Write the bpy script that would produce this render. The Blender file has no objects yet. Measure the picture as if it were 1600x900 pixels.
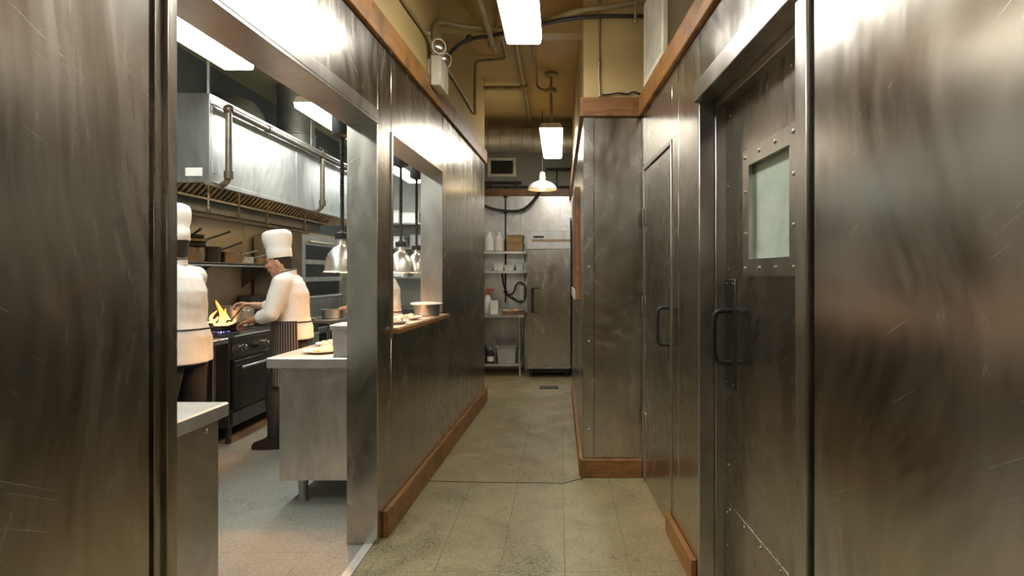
import bpy, bmesh, math, random
from mathutils import Vector, Matrix, noise
random.seed(7)
C = bpy.context.scene
COL = C.collection
PI = math.pi

# ------------------------------------------------------------------ camera, world, exposure
cam_d = bpy.data.cameras.new('camera'); cam = bpy.data.objects.new('camera', cam_d); COL.objects.link(cam)
cam.location = (0, 0, 1.5); cam.rotation_euler = (PI/2, 0, 0)
cam_d.sensor_width = 36; cam_d.lens = 36*900/1600; cam_d.shift_x = -75/1600; cam_d.shift_y = -22/1600
cam_d.clip_start = .02
C.camera = cam
W = bpy.data.worlds.new('world'); C.world = W; W.use_nodes = True
W.node_tree.nodes['Background'].inputs[0].default_value = (.9, .85, .7, 1)
W.node_tree.nodes['Background'].inputs[1].default_value = 0.02
C.view_settings.view_transform = 'Standard'; C.view_settings.look = 'None'
C.view_settings.exposure = 0.7; C.view_settings.gamma = 1; C.view_settings.use_curve_mapping = False
E_HALL, E_KIT, E_HEAT, E_PEND, E_FLAME, E_HOOD = 13.0, 25.0, 430.0, 8.0, 1.5, 30.0

# ------------------------------------------------------------------ materials
def newmat(name):
    m = bpy.data.materials.new(name); m.use_nodes = True
    nt = m.node_tree; return m, nt, nt.nodes['Principled BSDF']
def nd(nt, typ, **kw):
    n = nt.nodes.new(typ)
    for k, v in kw.items():
        if k in n.inputs: n.inputs[k].default_value = v
        else: setattr(n, k, v)
    return n
def ramp(nt, fac, a, b, ca, cb):
    r = nt.nodes.new('ShaderNodeValToRGB'); e = r.color_ramp.elements
    e[0].position = a; e[1].position = b; e[0].color = (*ca, 1); e[1].color = (*cb, 1)
    nt.links.new(fac, r.inputs[0]); return r.outputs[0]
def coords(nt, scale=(1, 1, 1), rot=(0, 0, 0), src='Object'):
    t = nt.nodes.new('ShaderNodeTexCoord'); m = nt.nodes.new('ShaderNodeMapping')
    m.inputs['Scale'].default_value = scale; m.inputs['Rotation'].default_value = rot
    nt.links.new(t.outputs[src], m.inputs[0]); return m.outputs[0]
def tex_noise(nt, vec, scale, detail=3, dist=0.0, rough=.5):
    n = nd(nt, 'ShaderNodeTexNoise', Scale=scale, Detail=detail, Distortion=dist, Roughness=rough)
    nt.links.new(vec, n.inputs['Vector']); return n.outputs['Fac']
def mth(nt, op, a, b=None, clamp=False):
    n = nt.nodes.new('ShaderNodeMath'); n.operation = op; n.use_clamp = clamp
    for i, v in enumerate((a, b)):
        if v is None: continue
        if isinstance(v, (int, float)): n.inputs[i].default_value = v
        else: nt.links.new(v, n.inputs[i])
    return n.outputs[0]
def mixc(nt, fac, a, b, mode='MIX'):
    n = nt.nodes.new('ShaderNodeMix'); n.data_type = 'RGBA'; n.blend_type = mode
    for i, v in ((0, fac), (6, a), (7, b)):
        if isinstance(v, (int, float)): n.inputs[i].default_value = v
        elif isinstance(v, tuple): n.inputs[i].default_value = (*v, 1)
        else: nt.links.new(v, n.inputs[i])
    return n.outputs[2]
def bump(nt, p, h, strength, dist=.01):
    b = nd(nt, 'ShaderNodeBump', Strength=strength, Distance=dist)
    nt.links.new(h, b.inputs['Height']); nt.links.new(b.outputs[0], p.inputs['Normal'])

def plain(name, col, rough=.5, metal=0.0, var=.12, scale=8, bmp=0.0, **kw):
    m, nt, p = newmat(name)
    v = coords(nt); n = tex_noise(nt, v, scale, 4)
    lo = tuple(c*(1-var) for c in col); hi = tuple(min(1, c*(1+var)) for c in col)
    nt.links.new(ramp(nt, n, .3, .7, lo, hi), p.inputs['Base Color'])
    p.inputs['Metallic'].default_value = metal
    r = mth(nt, 'ADD', mth(nt, 'MULTIPLY', n, .15), rough-.075, True); nt.links.new(r, p.inputs['Roughness'])
    if bmp: bump(nt, p, tex_noise(nt, v, scale*6, 3), bmp)
    for k, x in kw.items(): p.inputs[k.replace('_', ' ')].default_value = x
    return m

def steel(name, col=(.56, .54, .50), rough=.30, smudge=.16, scratch=.5, wav=.10, brush='z'):
    """worn sheet steel: cloudy wiped smears, fine brushing, stray scratches"""
    m, nt, p = newmat(name)
    v = coords(nt)
    cloud = tex_noise(nt, v, 1.3, 3, .3, .5)
    wn = nd(nt, 'ShaderNodeTexNoise', Scale=.9, Detail=1.0); nt.links.new(v, wn.inputs['Vector'])
    va = nt.nodes.new('ShaderNodeVectorMath'); va.operation = 'MULTIPLY_ADD'
    nt.links.new(wn.outputs['Color'], va.inputs[0]); va.inputs[1].default_value = (1.1, 1.1, 1.1); nt.links.new(v, va.inputs[2])
    mp = nt.nodes.new('ShaderNodeMapping'); mp.inputs['Scale'].default_value = (6, 9, 1.3); mp.inputs['Rotation'].default_value = (.5, .3, 0)
    nt.links.new(va.outputs[0], mp.inputs[0])
    wipe = mth(nt, 'ADD', mth(nt, 'MULTIPLY', tex_noise(nt, mp.outputs[0], 2.0, 3, .1, .5), .7), mth(nt, 'MULTIPLY', tex_noise(nt, coords(nt, (7, 7, .8)), 1.6, 3, .2, .5), .3))
    sc = {'z': (60, 60, 1.2), 'y': (60, 1.2, 60), 'x': (1.2, 60, 60)}[brush]
    br = tex_noise(nt, coords(nt, sc), 3, 3)
    rm = nt.nodes.new('ShaderNodeMapping'); rm.inputs['Rotation'].default_value = (.5, .5, 0); nt.links.new(v, rm.inputs[0])
    sm_ = nt.nodes.new('ShaderNodeMapping'); sm_.inputs['Scale'].default_value = (2.2, 2.2, 190); nt.links.new(rm.outputs[0], sm_.inputs[0])
    scr = tex_noise(nt, sm_.outputs[0], 1.3, 1, .12)
    scm = mth(nt, 'MULTIPLY', ramp(nt, scr, .70, .76, (0, 0, 0), (1, 1, 1)), ramp(nt, tex_noise(nt, v, 3.1, 2), .52, .62, (0, 0, 0), (1, 1, 1)))
    f = mth(nt, 'ADD', mth(nt, 'MULTIPLY', cloud, .4), mth(nt, 'MULTIPLY', wipe, .6))
    base = ramp(nt, f, .30, .70, tuple(c*.68 for c in col), tuple(min(1, c*1.28) for c in col))
    base = mixc(nt, mth(nt, 'MULTIPLY', br, .10), base, tuple(c*.7 for c in col))
    base = mixc(nt, mth(nt, 'MULTIPLY', scm, scratch*.5), base, (.8, .78, .74))
    nt.links.new(base, p.inputs['Base Color'])
    p.inputs['Metallic'].default_value = 1
    w = mth(nt, 'ADD', mth(nt, 'MULTIPLY', wipe, .65), mth(nt, 'MULTIPLY', cloud, .35))
    r = mth(nt, 'ADD', mth(nt, 'MULTIPLY', mth(nt, 'SUBTRACT', w, .5), smudge*2.6), rough)
    r = mth(nt, 'MAXIMUM', r, .10)
    r = mth(nt, 'ADD', r, mth(nt, 'MULTIPLY', scm, .12), True); nt.links.new(r, p.inputs['Roughness'])
    h = mth(nt, 'ADD', mth(nt, 'MULTIPLY', tex_noise(nt, v, 1.2, 1, .2), wav), mth(nt, 'MULTIPLY', br, .0015))
    bump(nt, p, h, .35, .03)
    return m

def wood(name, a, b, axis='y', rough=.42):
    m, nt, p = newmat(name)
    sc = {'y': (14, 1, 14), 'x': (1, 14, 14), 'z': (14, 14, 1)}[axis]
    n = tex_noise(nt, coords(nt, sc), 2.4, 6, 1.2, .6)
    d = tex_noise(nt, coords(nt), 5, 4, .5)
    c = ramp(nt, n, .3, .7, a, b)
    c = mixc(nt, mth(nt, 'MULTIPLY', ramp(nt, d, .5, .68, (0, 0, 0), (1, 1, 1)), .75), c, tuple(x*.45 for x in a))
    nt.links.new(c, p.inputs['Base Color']); p.inputs['Roughness'].default_value = rough
    bump(nt, p, n, .15, .005); return m

def tiles(name, a, b, tw, th, off=(0, 0, 0), dirt=.5, rough=.42, dirtc=(.06, .05, .03), mortar=.0035):
    m, nt, p = newmat(name)
    v = coords(nt); mp = v.node; mp.inputs['Location'].default_value = off
    br = nd(nt, 'ShaderNodeTexBrick', Scale=1.0)
    br.offset = 0; br.squash = 1
    br.inputs['Brick Width'].default_value = tw; br.inputs['Row Height'].default_value = th
    br.inputs['Mortar Size'].default_value = mortar; br.inputs['Mortar Smooth'].default_value = .4
    br.inputs['Color1'].default_value = (*a, 1); br.inputs['Color2'].default_value = (*b, 1)
    br.inputs['Mortar'].default_value = (.035, .03, .02, 1); nt.links.new(v, br.inputs['Vector'])
    n1 = tex_noise(nt, v, 2.2, 6, .8, .62); n2 = tex_noise(nt, v, 60, 4, 0, .7); n3 = tex_noise(nt, v, 26, 3, .8)
    n4 = tex_noise(nt, v, 7, 5, .6, .65); n5 = tex_noise(nt, v, .8, 3, .4)
    c = mixc(nt, mth(nt, 'MULTIPLY', ramp(nt, n1, .44, .66, (0, 0, 0), (1, 1, 1)), dirt), br.outputs['Color'], tuple(x*.42 for x in a))
    c = mixc(nt, mth(nt, 'MULTIPLY', ramp(nt, n4, .48, .68, (0, 0, 0), (1, 1, 1)), dirt*.6), c, tuple(x*.5 for x in a))
    c = mixc(nt, ramp(nt, n5, .45, .65, (0, 0, 0), (.5, .5, .5)), c, (b[0]*1.15, b[1]*.9, b[2]*.75))
    c = mixc(nt, ramp(nt, n2, .42, .70, (0, 0, 0), (.75, .75, .75)), c, tuple(min(1, x*1.55) for x in b))
    spot = mth(nt, 'MULTIPLY', ramp(nt, n3, .64, .70, (0, 0, 0), (1, 1, 1)), ramp(nt, n1, .46, .56, (0, 0, 0), (1, 1, 1)))
    c = mixc(nt, mth(nt, 'MULTIPLY', spot, .85), c, dirtc)
    nt.links.new(c, p.inputs['Base Color'])
    r = mth(nt, 'ADD', mth(nt, 'MULTIPLY', n1, .35), rough-.17, True); nt.links.new(r, p.inputs['Roughness'])
    bump(nt, p, mth(nt, 'ADD', mth(nt, 'MULTIPLY', n2, .3), mth(nt, 'MULTIPLY', br.outputs['Fac'], -1)), .35, .003)
    return m

def glow(name, col, strength):
    m, nt, p = newmat(name)
    p.inputs['Base Color'].default_value = (*col, 1); p.inputs['Emission Color'].default_value = (*col, 1)
    p.inputs['Emission Strength'].default_value = strength; p.inputs['Roughness'].default_value = .4
    return m

M = {}
M['wall_steel'] = steel('wall_steel', (.51, .485, .435), .25, .17, .45, .10)
M['panel_steel'] = steel('panel_steel', (.51, .485, .44), .23, .15, .7, .16)
M['door_steel'] = steel('door_steel', (.42, .395, .355), .27, .12, .6, .08)
M['kit_steel'] = steel('kit_steel', (.60, .60, .585), .34, .14, .3, .05)
M['trim_steel'] = steel('trim_steel', (.50, .48, .44), .32, .10, .5, .04)
M['dark_steel'] = steel('dark_steel', (.16, .155, .145), .38, .1, .3, .04)
M['hood_steel'] = steel('hood_steel', (.66, .67, .655), .42, .10, .1, .03)
M['grease_steel'] = steel('grease_steel', (.42, .33, .21), .42, .1, .1, .04)
M['chrome'] = plain('chrome', (.72, .70, .66), .2, 1, .06)
M['lamp_metal'] = plain('lamp_metal', (.74, .69, .62), .36, 1, .05)
M['iron'] = plain('iron', (.035, .033, .03), .5, .3)
M['black_steel'] = plain('black_steel', (.03, .028, .026), .33, .6)
M['black_plastic'] = plain('black_plastic', (.018, .018, .018), .48)
M['rubber'] = plain('rubber', (.02, .02, .02), .6)
M['galv'] = plain('galv', (.42, .42, .39), .45, .9, .2, 5)
M['galv_warm'] = plain('galv_warm', (.40, .36, .28), .48, .85, .2, 5)
M['pipe'] = plain('pipe', (.13, .112, .085), .38, .7, .25, 9)
M['conduit'] = plain('conduit', (.33, .27, .15), .5, .35, .2, 9)
M['paint'] = plain('paint', (.45, .335, .14), .5, 0, .10, 2.5, .05)
M['ceil_paint'] = plain('ceil_paint', (.46, .32, .12), .55, 0, .10, 2.0, .05)
M['kit_paint'] = plain('kit_paint', (.30, .26, .15), .6, 0, .15, 2.0)
M['shade_paint'] = plain('shade_paint', (.055, .06, .055), .6, 0, .2, 2.0)  # shade on the poorly lit wall above the hood, put into its colour
M['kit_white'] = plain('kit_white', (.55, .56, .52), .5, 0, .1, 3)
M['worktop'] = plain('worktop', (.58, .57, .54), .36, .82, .12, 6)
M['laminate'] = plain('laminate', (.58, .46, .36), .35, 0, .1, 9)
M['strip'] = plain('strip', (.55, .54, .50), .42, .3, .15, 9)
M['grey_paint'] = plain('grey_paint', (.28, .28, .24), .55, 0, .15, 3)
M['wood'] = wood('wood', (.18, .078, .016), (.36, .165, .04), 'y')
M['wood_x'] = wood('wood_x', (.15, .065, .017), (.30, .135, .04), 'x')
M['wood_z'] = wood('wood_z', (.26, .12, .035), (.40, .2, .07), 'z')
M['floor'] = tiles('floor', (.255, .215, .115), (.285, .245, .135), .33, 1.25, (-.355, -4.15, 0), .85, mortar=.003)
M['kit_floor'] = tiles('kit_floor', (.21, .22, .20), (.24, .25, .225), .62, 1.6, (.12, .1, 0), .6, mortar=.002)
M['backsplash'] = plain('backsplash', (.40, .335, .235), .40, .35, .14, 2.2)
M['tube'] = glow('tube', (1.0, .97, .90), E_HALL)
M['tube_k'] = glow('tube_k', (.97, 1.0, .95), E_KIT)
M['heat_bulb'] = glow('heat_bulb', (1.0, .50, .20), E_HEAT)
M['pend_bulb'] = glow('pend_bulb', (1.0, .78, .45), E_PEND)
M['hood_bulb'] = glow('hood_bulb', (1.0, .72, .38), E_HOOD)
M['enamel'] = plain('enamel', (.72, .68, .56), .35)
M['white_metal'] = plain('white_metal', (.70, .66, .54), .4)
M['white_plastic'] = plain('white_plastic', (.78, .77, .72), .4)
M['porcelain'] = plain('porcelain', (.84, .82, .77), .22, 0, .03)
M['paper'] = plain('paper', (.8, .79, .74), .7)
M['card'] = plain('card', (.42, .27, .13), .7)
M['grey_plastic'] = plain('grey_plastic', (.36, .36, .34), .45)
M['red_plastic'] = plain('red_plastic', (.40, .05, .03), .4)
M['copper'] = plain('copper', (.36, .25, .15), .28, 1, .06)
M['pan_dark'] = plain('pan_dark', (.05, .04, .032), .35, .7, .3)
M['skin'] = plain('skin', (.55, .30, .19), .5, 0, .06, 20, Subsurface_Weight=.08)
M['hair'] = plain('hair', (.014, .010, .008), .5)
M['eye'] = plain('eye', (.02, .014, .012), .15)
M['jacket'] = plain('jacket', (.80, .785, .74), .75, 0, .04, 6, .2)
M['hat'] = plain('hat', (.84, .83, .79), .75, 0, .03, 6, .1)
M['trousers'] = plain('trousers', (.011, .011, .014), .8)
M['leather'] = plain('leather', (.020, .016, .013), .33)
M['food'] = plain('food', (.70, .52, .36), .5, 0, .5, 30, .4)
M['green'] = plain('green', (.10, .20, .05), .5, 0, .5, 40, .4)
# pin-striped cloth runs on the UV of the apron
m, nt, p = newmat('pinstripe')
uv = nt.nodes.new('ShaderNodeTexCoord'); sx = nt.nodes.new('ShaderNodeSeparateXYZ'); nt.links.new(uv.outputs['UV'], sx.inputs[0])
fr = mth(nt, 'GREATER_THAN', mth(nt, 'FRACT', mth(nt, 'MULTIPLY', sx.outputs[0], 36.0)), .80)
nt.links.new(mixc(nt, fr, (.022, .018, .016), (.34, .28, .23)), p.inputs['Base Color']); p.inputs['Roughness'].default_value = .8
M['pinstripe'] = m
# frosted wired-green glass with wiped smears
m, nt, p = newmat('frosted_glass')
n = tex_noise(nt, coords(nt, (1, 1.5, 2)), 3.2, 4, 1.2)
nt.links.new(ramp(nt, n, .3, .7, (.58, .72, .60), (.78, .88, .78)), p.inputs['Base Color'])
p.inputs['Roughness'].default_value = .38; p.inputs['Transmission Weight'].default_value = .25; p.inputs['IOR'].default_value = 1.3
M['frosted_glass'] = m
m, nt, p = newmat('flame')
g = nt.nodes.new('ShaderNodeTexCoord'); sx = nt.nodes.new('ShaderNodeSeparateXYZ'); nt.links.new(g.outputs['Generated'], sx.inputs[0])
fl = ramp(nt, sx.outputs[2], .12, .75, (1, .62, .22), (1, .20, .025))
nt.links.new(fl, p.inputs['Emission Color']); p.inputs['Emission Strength'].default_value = E_FLAME
p.inputs['Base Color'].default_value = (.9, .4, .1, 1)
M['flame'] = m
M['blue_flame'] = glow('blue_flame', (.35, .3, .9), 2.0)

# ------------------------------------------------------------------ geometry helpers
XF = {}
def root_matrix(o):
    while o is not None and o.name not in XF: o = o.parent
    return XF[o.name] if o is not None else Matrix()
def Lm(s, o, z): return Vector((-1.12+.03444*s-o, s, z))          # left partition: s along it, o into it
def Rm(s, o, z): return Vector((.771-.0389*s+o, s, z))            # right wall
def ident(x, y, z): return Vector((x, y, z))
def px(x, y, d): return Vector(((x-875)/900*d, d, 1.5-(y-428)/900*d))

class MB:
    def __init__(self): self.bm = bmesh.new(); self.uv = None
    def face(self, vs):
        try: return self.bm.faces.new(vs)
        except ValueError: return None
    def box(self, a0, a1, b0, b1, c0, c1, fn=ident):
        v = [self.bm.verts.new(fn(a, b, c)) for c in (c0, c1) for b in (b0, b1) for a in (a0, a1)]
        for f in ((0, 2, 3, 1), (4, 5, 7, 6), (0, 1, 5, 4), (2, 6, 7, 3), (0, 4, 6, 2), (1, 3, 7, 5)): self.face([v[i] for i in f])
        return self
    def rings(self, rs, cap=True, closed=False):
        vr = [[self.bm.verts.new(p) for p in r] for r in rs]
        n = len(vr[0])
        for i in range(len(vr) - (0 if closed else 1)):
            A, B = vr[i], vr[(i+1) % len(vr)]
            for j in range(n): self.face([A[j], A[(j+1) % n], B[(j+1) % n], B[j]])
        if cap and not closed:
            self.face(vr[0][::-1]); self.face(vr[-1])
        return self
    def cyl(self, p0, p1, r0, r1=None, n=16):
        r1 = r0 if r1 is None else r1
        p0, p1 = Vector(p0), Vector(p1); d = (p1-p0).normalized()
        u = d.orthogonal().normalized(); w = d.cross(u)
        ring = lambda c, r: [c+(u*math.cos(2*PI*k/n)+w*math.sin(2*PI*k/n))*r for k in range(n)]
        return self.rings([ring(p0, r0), ring(p1, r1)])
    def tube(self, pts, r, n=10, smooth=0, closed=False):
        pts = [Vector(q) for q in pts]
        for _ in range(smooth):
            if isinstance(r, (list, tuple)):
                rq = [r[0]]
                for a, b in zip(r[:-1], r[1:]): rq += [a*.75+b*.25, a*.25+b*.75]
                r = rq + [r[-1]]
            q = [pts[0]]
            for a, b in zip(pts[:-1], pts[1:]): q += [a*.75+b*.25, a*.25+b*.75]
            pts = q + [pts[-1]]
        t0 = (pts[1]-pts[0]).normalized(); u = t0.orthogonal().normalized(); rs = []
        for i, q in enumerate(pts):
            t = (pts[min(i+1, len(pts)-1)]-pts[max(i-1, 0)]).normalized()
            u = (u-t*u.dot(t)).normalized(); w = t.cross(u)
            rr = r[i] if isinstance(r, (list, tuple)) else r
            rs.append([q+(u*math.cos(2*PI*k/n)+w*math.sin(2*PI*k/n))*rr for k in range(n)])
        return self.rings(rs)
    def lathe(self, prof, c=(0, 0, 0), n=28, cap=True, axis=None):
        c = Vector(c); A = Matrix() if axis is None else Vector((0, 0, 1)).rotation_difference(Vector(axis)).to_matrix().to_4x4()
        rs = [[c+A @ Vector((max(r, 1e-4)*math.cos(2*PI*k/n), max(r, 1e-4)*math.sin(2*PI*k/n), z)) for k in range(n)] for r, z in prof]
        return self.rings(rs, cap)
    def ball(self, c, r, sc=(1, 1, 1), rot=None, n=12):
        c = Vector(c); rs = []; R_ = rot or Matrix()
        for i in range(n+1):
            a = -PI/2+PI*i/n; ca = max(math.cos(a), .02)
            rs.append([c+R_ @ Vector((r*sc[0]*ca*math.cos(2*PI*k/(2*n)), r*sc[1]*ca*math.sin(2*PI*k/(2*n)), r*sc[2]*math.sin(a))) for k in range(2*n)])
        return self.rings(rs)
    def prism(self, poly, fn, h0, h1):
        """poly in 2D, fn(a, b, h) -> point"""
        return self.rings([[fn(a, b, h0) for a, b in poly], [fn(a, b, h1) for a, b in poly]])
    def cap2(self, p0, r0, p1, r1, n=14):
        """tapered limb with round ends"""
        p0, p1 = Vector(p0), Vector(p1); d = (p1-p0); L = d.length; d.normalize()
        u = d.orthogonal().normalized(); w = d.cross(u); rs = []
        for a in (-80, -50, -20): a = math.radians(a); rs.append((p0+d*r0*math.sin(a), r0*math.cos(a)))
        rs.append((p0, r0)); rs.append((p1, r1))
        for a in (20, 50, 80): a = math.radians(a); rs.append((p1+d*r1*math.sin(a), r1*math.cos(a)))
        return self.rings([[c+(u*math.cos(2*PI*k/n)+w*math.sin(2*PI*k/n))*r for k in range(n)] for c, r in rs])
    def build(self, name, mat, parent=None, bevel=0.0, ang=35, remesh=0.0, sm=0, smf=.5, fold=0.0):
        bm = self.bm
        if parent is not None:
            inv = root_matrix(parent).inverted(); bmesh.ops.transform(bm, matrix=inv, verts=bm.verts)
        bmesh.ops.recalc_face_normals(bm, faces=bm.faces)
        me = bpy.data.meshes.new(name); bm.to_mesh(me); bm.free()
        if remesh or bevel:
            o = bpy.data.objects.new('tmp', me); COL.objects.link(o)
            if remesh:
                r = o.modifiers.new('r', 'REMESH'); r.mode = 'VOXEL'; r.voxel_size = remesh
                if sm: s = o.modifiers.new('s', 'SMOOTH'); s.iterations = sm; s.factor = smf
            if bevel:
                b = o.modifiers.new('b', 'BEVEL'); b.width = bevel; b.segments = 1; b.limit_method = 'ANGLE'; b.angle_limit = math.radians(40)
            dg = bpy.context.evaluated_depsgraph_get()
            me2 = bpy.data.meshes.new_from_object(o.evaluated_get(dg)); bpy.data.objects.remove(o); bpy.data.meshes.remove(me)
            me = me2; me.name = name
        if fold:
            for v in me.vertices:
                q = v.co*7; k = noise.noise(Vector((q.x, q.y, q.z*.9)))+.5*noise.noise(q*2.3+Vector((3, 1, 7)))
                v.co += v.normal*k*fold
        me.polygons.foreach_set('use_smooth', [True]*len(me.polygons))
        if not remesh: me.set_sharp_from_angle(angle=math.radians(ang))
        me.materials.clear(); me.materials.append(M[mat] if isinstance(mat, str) else mat)
        o = bpy.data.objects.new(name, me); COL.objects.link(o)
        if parent is not None: o.parent = parent
        return o

def tag(o, label, cat, group=None):
    o['label'] = label; o['category'] = cat
    if group: o['group'] = group
    return o
def thing(name, label, cat, loc=(0, 0, 0), group=None, rz=0.0):
    o = bpy.data.objects.new(name, None); COL.objects.link(o); o.location = loc; o.rotation_euler = (0, 0, rz)
    o.empty_display_size = .1
    XF[o.name] = Matrix.Translation(Vector(loc)) @ Matrix.Rotation(rz, 4, 'Z')
    return tag(o, label, cat, group)
def struct(name, mb, mat, parent=None, label=None, **kw):
    o = mb.build(name, mat, parent, **kw)
    if parent is None: o['kind'] = 'structure'
    if label: o['label'] = label
    return o
def sroot(name, label=None):
    o = bpy.data.objects.new(name, None); COL.objects.link(o); o['kind'] = 'structure'; XF[o.name] = Matrix()
    if label: o['label'] = label
    return o
def dup(root, loc, label, rz=None):
    r = root.copy(); COL.objects.link(r); r.location = loc; r['label'] = label
    if rz is not None: r.rotation_euler = (0, 0, rz)
    for ch in list(root.children):
        c = ch.copy(); COL.objects.link(c); c.parent = r
        for g in list(ch.children):
            d = g.copy(); COL.objects.link(d); d.parent = c
    return r

# ================================================================== SETTING
ZC = 3.75
b = MB(); b.prism([(-1.06, -5.2), (1.3, -5.2), (1.3, 9.3), (-1.32, 9.3), (-1.32, 6.9), (-1.06, 6.7)], lambda a, c, h: Vector((a, c, h)), -.1, 0); struct('floor', b, 'floor', label='worn olive grey tile floor of the corridor')
b = MB(); b.prism([(-3.9, -1.0), (-1.06, -1.0), (-1.06, 6.7), (-1.32, 6.9), (-1.32, 11.7), (-3.9, 11.7)], lambda a, c, h: Vector((a, c, h)), -.1, 0); struct('floor_kitchen', b, 'kit_floor', label='pale grey tile floor of the kitchen')
b = MB(); b.box(-1.5, 1.6, -5.2, 9.3, ZC, ZC+.1); struct('ceiling', b, 'ceil_paint', label='ochre painted corridor ceiling')
b = MB(); b.box(-3.9, -1.5, -1.0, 11.7, ZC, ZC+.1); struct('ceiling_kitchen', b, 'kit_paint', label='dim brownish kitchen ceiling')

# left partition: steel sheets over a core, big opening and pass window left free
TH = .172
b = MB()
def lp(s0, s1, z0, z1, o0=0.0, o1=TH): b.box(s0, s1, o0, o1, z0, z1, lambda s, o, z: Lm(s, o, z))
for s0, s1, z0, z1 in ((-5.2, 1.50, 0, 2.8), (1.565, 1.605, 0, 2.8), (1.609, 3.186, 2.345, 2.8), (3.19, 3.415, 0, 2.8),
                       (3.42, 4.70, 0, 1.14), (3.42, 4.70, 2.345, 2.8), (4.705, 5.725, 0, 2.8), (5.73, 6.77, 0, 2.8)):
    lp(s0, s1, z0, z1)
for s0, s1, z0, z1 in ((-5.2, 1.60, 0, 2.8), (1.55, 3.3, 2.35, 2.8), (3.195, 3.41, 0, 2.8), (3.3, 4.75, 0, 1.13), (3.3, 4.75, 2.35, 2.8), (4.71, 6.76, 0, 2.8)):
    lp(s0, s1, z0, z1, .012, TH-.012)
lp(1.512, 1.520, 0, 2.8, -.004)
struct('wall_left', b, 'wall_steel', label='scuffed stainless steel partition with kitchen opening and pass window', bevel=.003)
# lips: folded edge around the opening and the pass window
b = MB(); lp(1.607, 3.19, 2.328, 2.345, -.006, TH+.006); lp(1.607, 3.19, 2.345, 2.41, -.006, 0)
struct('trim_1', b, 'trim_steel', label='folded steel lip under the header of the kitchen opening', bevel=.002)
b = MB()
lp(3.416, 3.438, 1.12, 2.345, -.008, TH+.004); lp(4.685, 4.705, 1.19, 2.345, -.004, TH+.004); lp(3.44, 4.685, 2.328, 2.345, -.006, TH+.006)
struct('trim_2', b, 'trim_steel', label='steel reveal around the pass window', bevel=.002)
b = MB(); b.box(-5.2, 6.77, 0, TH, 2.95, ZC, lambda s, o, z: Lm(s, o, z)); struct('wall_left_upper', b, 'paint', label='ochre painted wall above the left partition')
b = MB(); lp(-5.2, 6.79, 2.80, 2.95, -.028, TH+.02); struct('trim_3', b, 'wood', label='long brown wooden rail along the top of the left partition', bevel=.004)
b = MB(); lp(3.27, 6.80, 0, .155, -.032, 0); struct('baseboard_left', b, 'wood', label='scuffed brown baseboard under the pass window', bevel=.004)
b = MB(); b.box(-1.085, -1.035, 1.55, 3.20, 0, .007); struct('trim_4', b, 'strip', label='flat metal threshold strip in the kitchen opening', bevel=.002)
b = MB(); b.box(-1.45, -1.29, 6.77, 11.7, 0, ZC); b.box(-1.3, -.9, 6.74, 6.77, 0, ZC) if False else None
struct('wall_kitchen_right', b, 'kit_white')
b = MB(); b.box(-3.95, -3.78, -1.0, 11.7, 2.12, ZC); struct('wall_kitchen_left_upper', b, 'shade_paint')
b = MB(); b.box(-3.95, -3.76, -1.0, 11.7, 0, 2.12)
for k in range(13): b.box(-3.762, -3.756, -1.0+k*.98, -.985+k*.98+.0, 0, 2.1)
struct('wall_kitchen_left', b, 'backsplash', label='tan steel backsplash behind the cooking line')
b = MB(); b.box(-3.9, -1.29, 10.5, 10.65, 0, ZC); struct('wall_kitchen_back', b, 'kit_white')
b = MB(); b.box(-3.9, -1.2, -1.15, -1.0, 0, ZC); struct('wall_kitchen_front', b, 'kit_white')
b = MB(); b.box(-1.5, 1.6, -5.35, -5.2, 0, ZC); struct('wall_back', b, 'paint')

# right wall
b = MB()
def rp(s0, s1, z0, z1, o0=0.0, o1=.25): b.box(s0, s1, o0, o1, z0, z1, lambda s, o, z: Rm(s, o, z))
ZR = 2.66
for s0, s1, z0, z1 in ((-5.2, 1.608, 0, ZR), (2.735, 3.15, 0, ZR), (3.155, 3.305, 0, ZR), (3.305, 4.30, 2.275, ZR), (1.70, 2.73, 2.40, ZR), (4.19, 4.30, 0, ZR)):
    rp(s0, s1, z0, z1)
for s0, s1, z0, z1 in ((-5.2, 1.66, 0, ZR), (2.75, 3.3, 0, ZR), (3.3, 4.3, 2.285, ZR), (1.60, 2.76, 2.41, ZR), (3.3, 4.25, 0, 2.29)):
    rp(s0, s1, z0, z1, .03, .24)
struct('wall_right', b, 'panel_steel', label='wiped stainless steel wall panels on the right', bevel=.003)
b = MB(); rp(-5.2, 4.27, ZR, 2.80, -.028, .25); struct('trim_5', b, 'wood', label='brown wooden rail along the top of the right wall', bevel=.004)
b = MB(); rp(2.79, 3.35, 0, .115, -.028, 0); struct('baseboard_right', b, 'wood', label='short brown baseboard beside the riveted door', bevel=.004)
b = MB(); b.box(-5.2, 4.3, .22, .3, 2.8, ZC, lambda s, o, z: Rm(s, o, z)); struct('wall_right_upper', b, 'paint')
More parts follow.
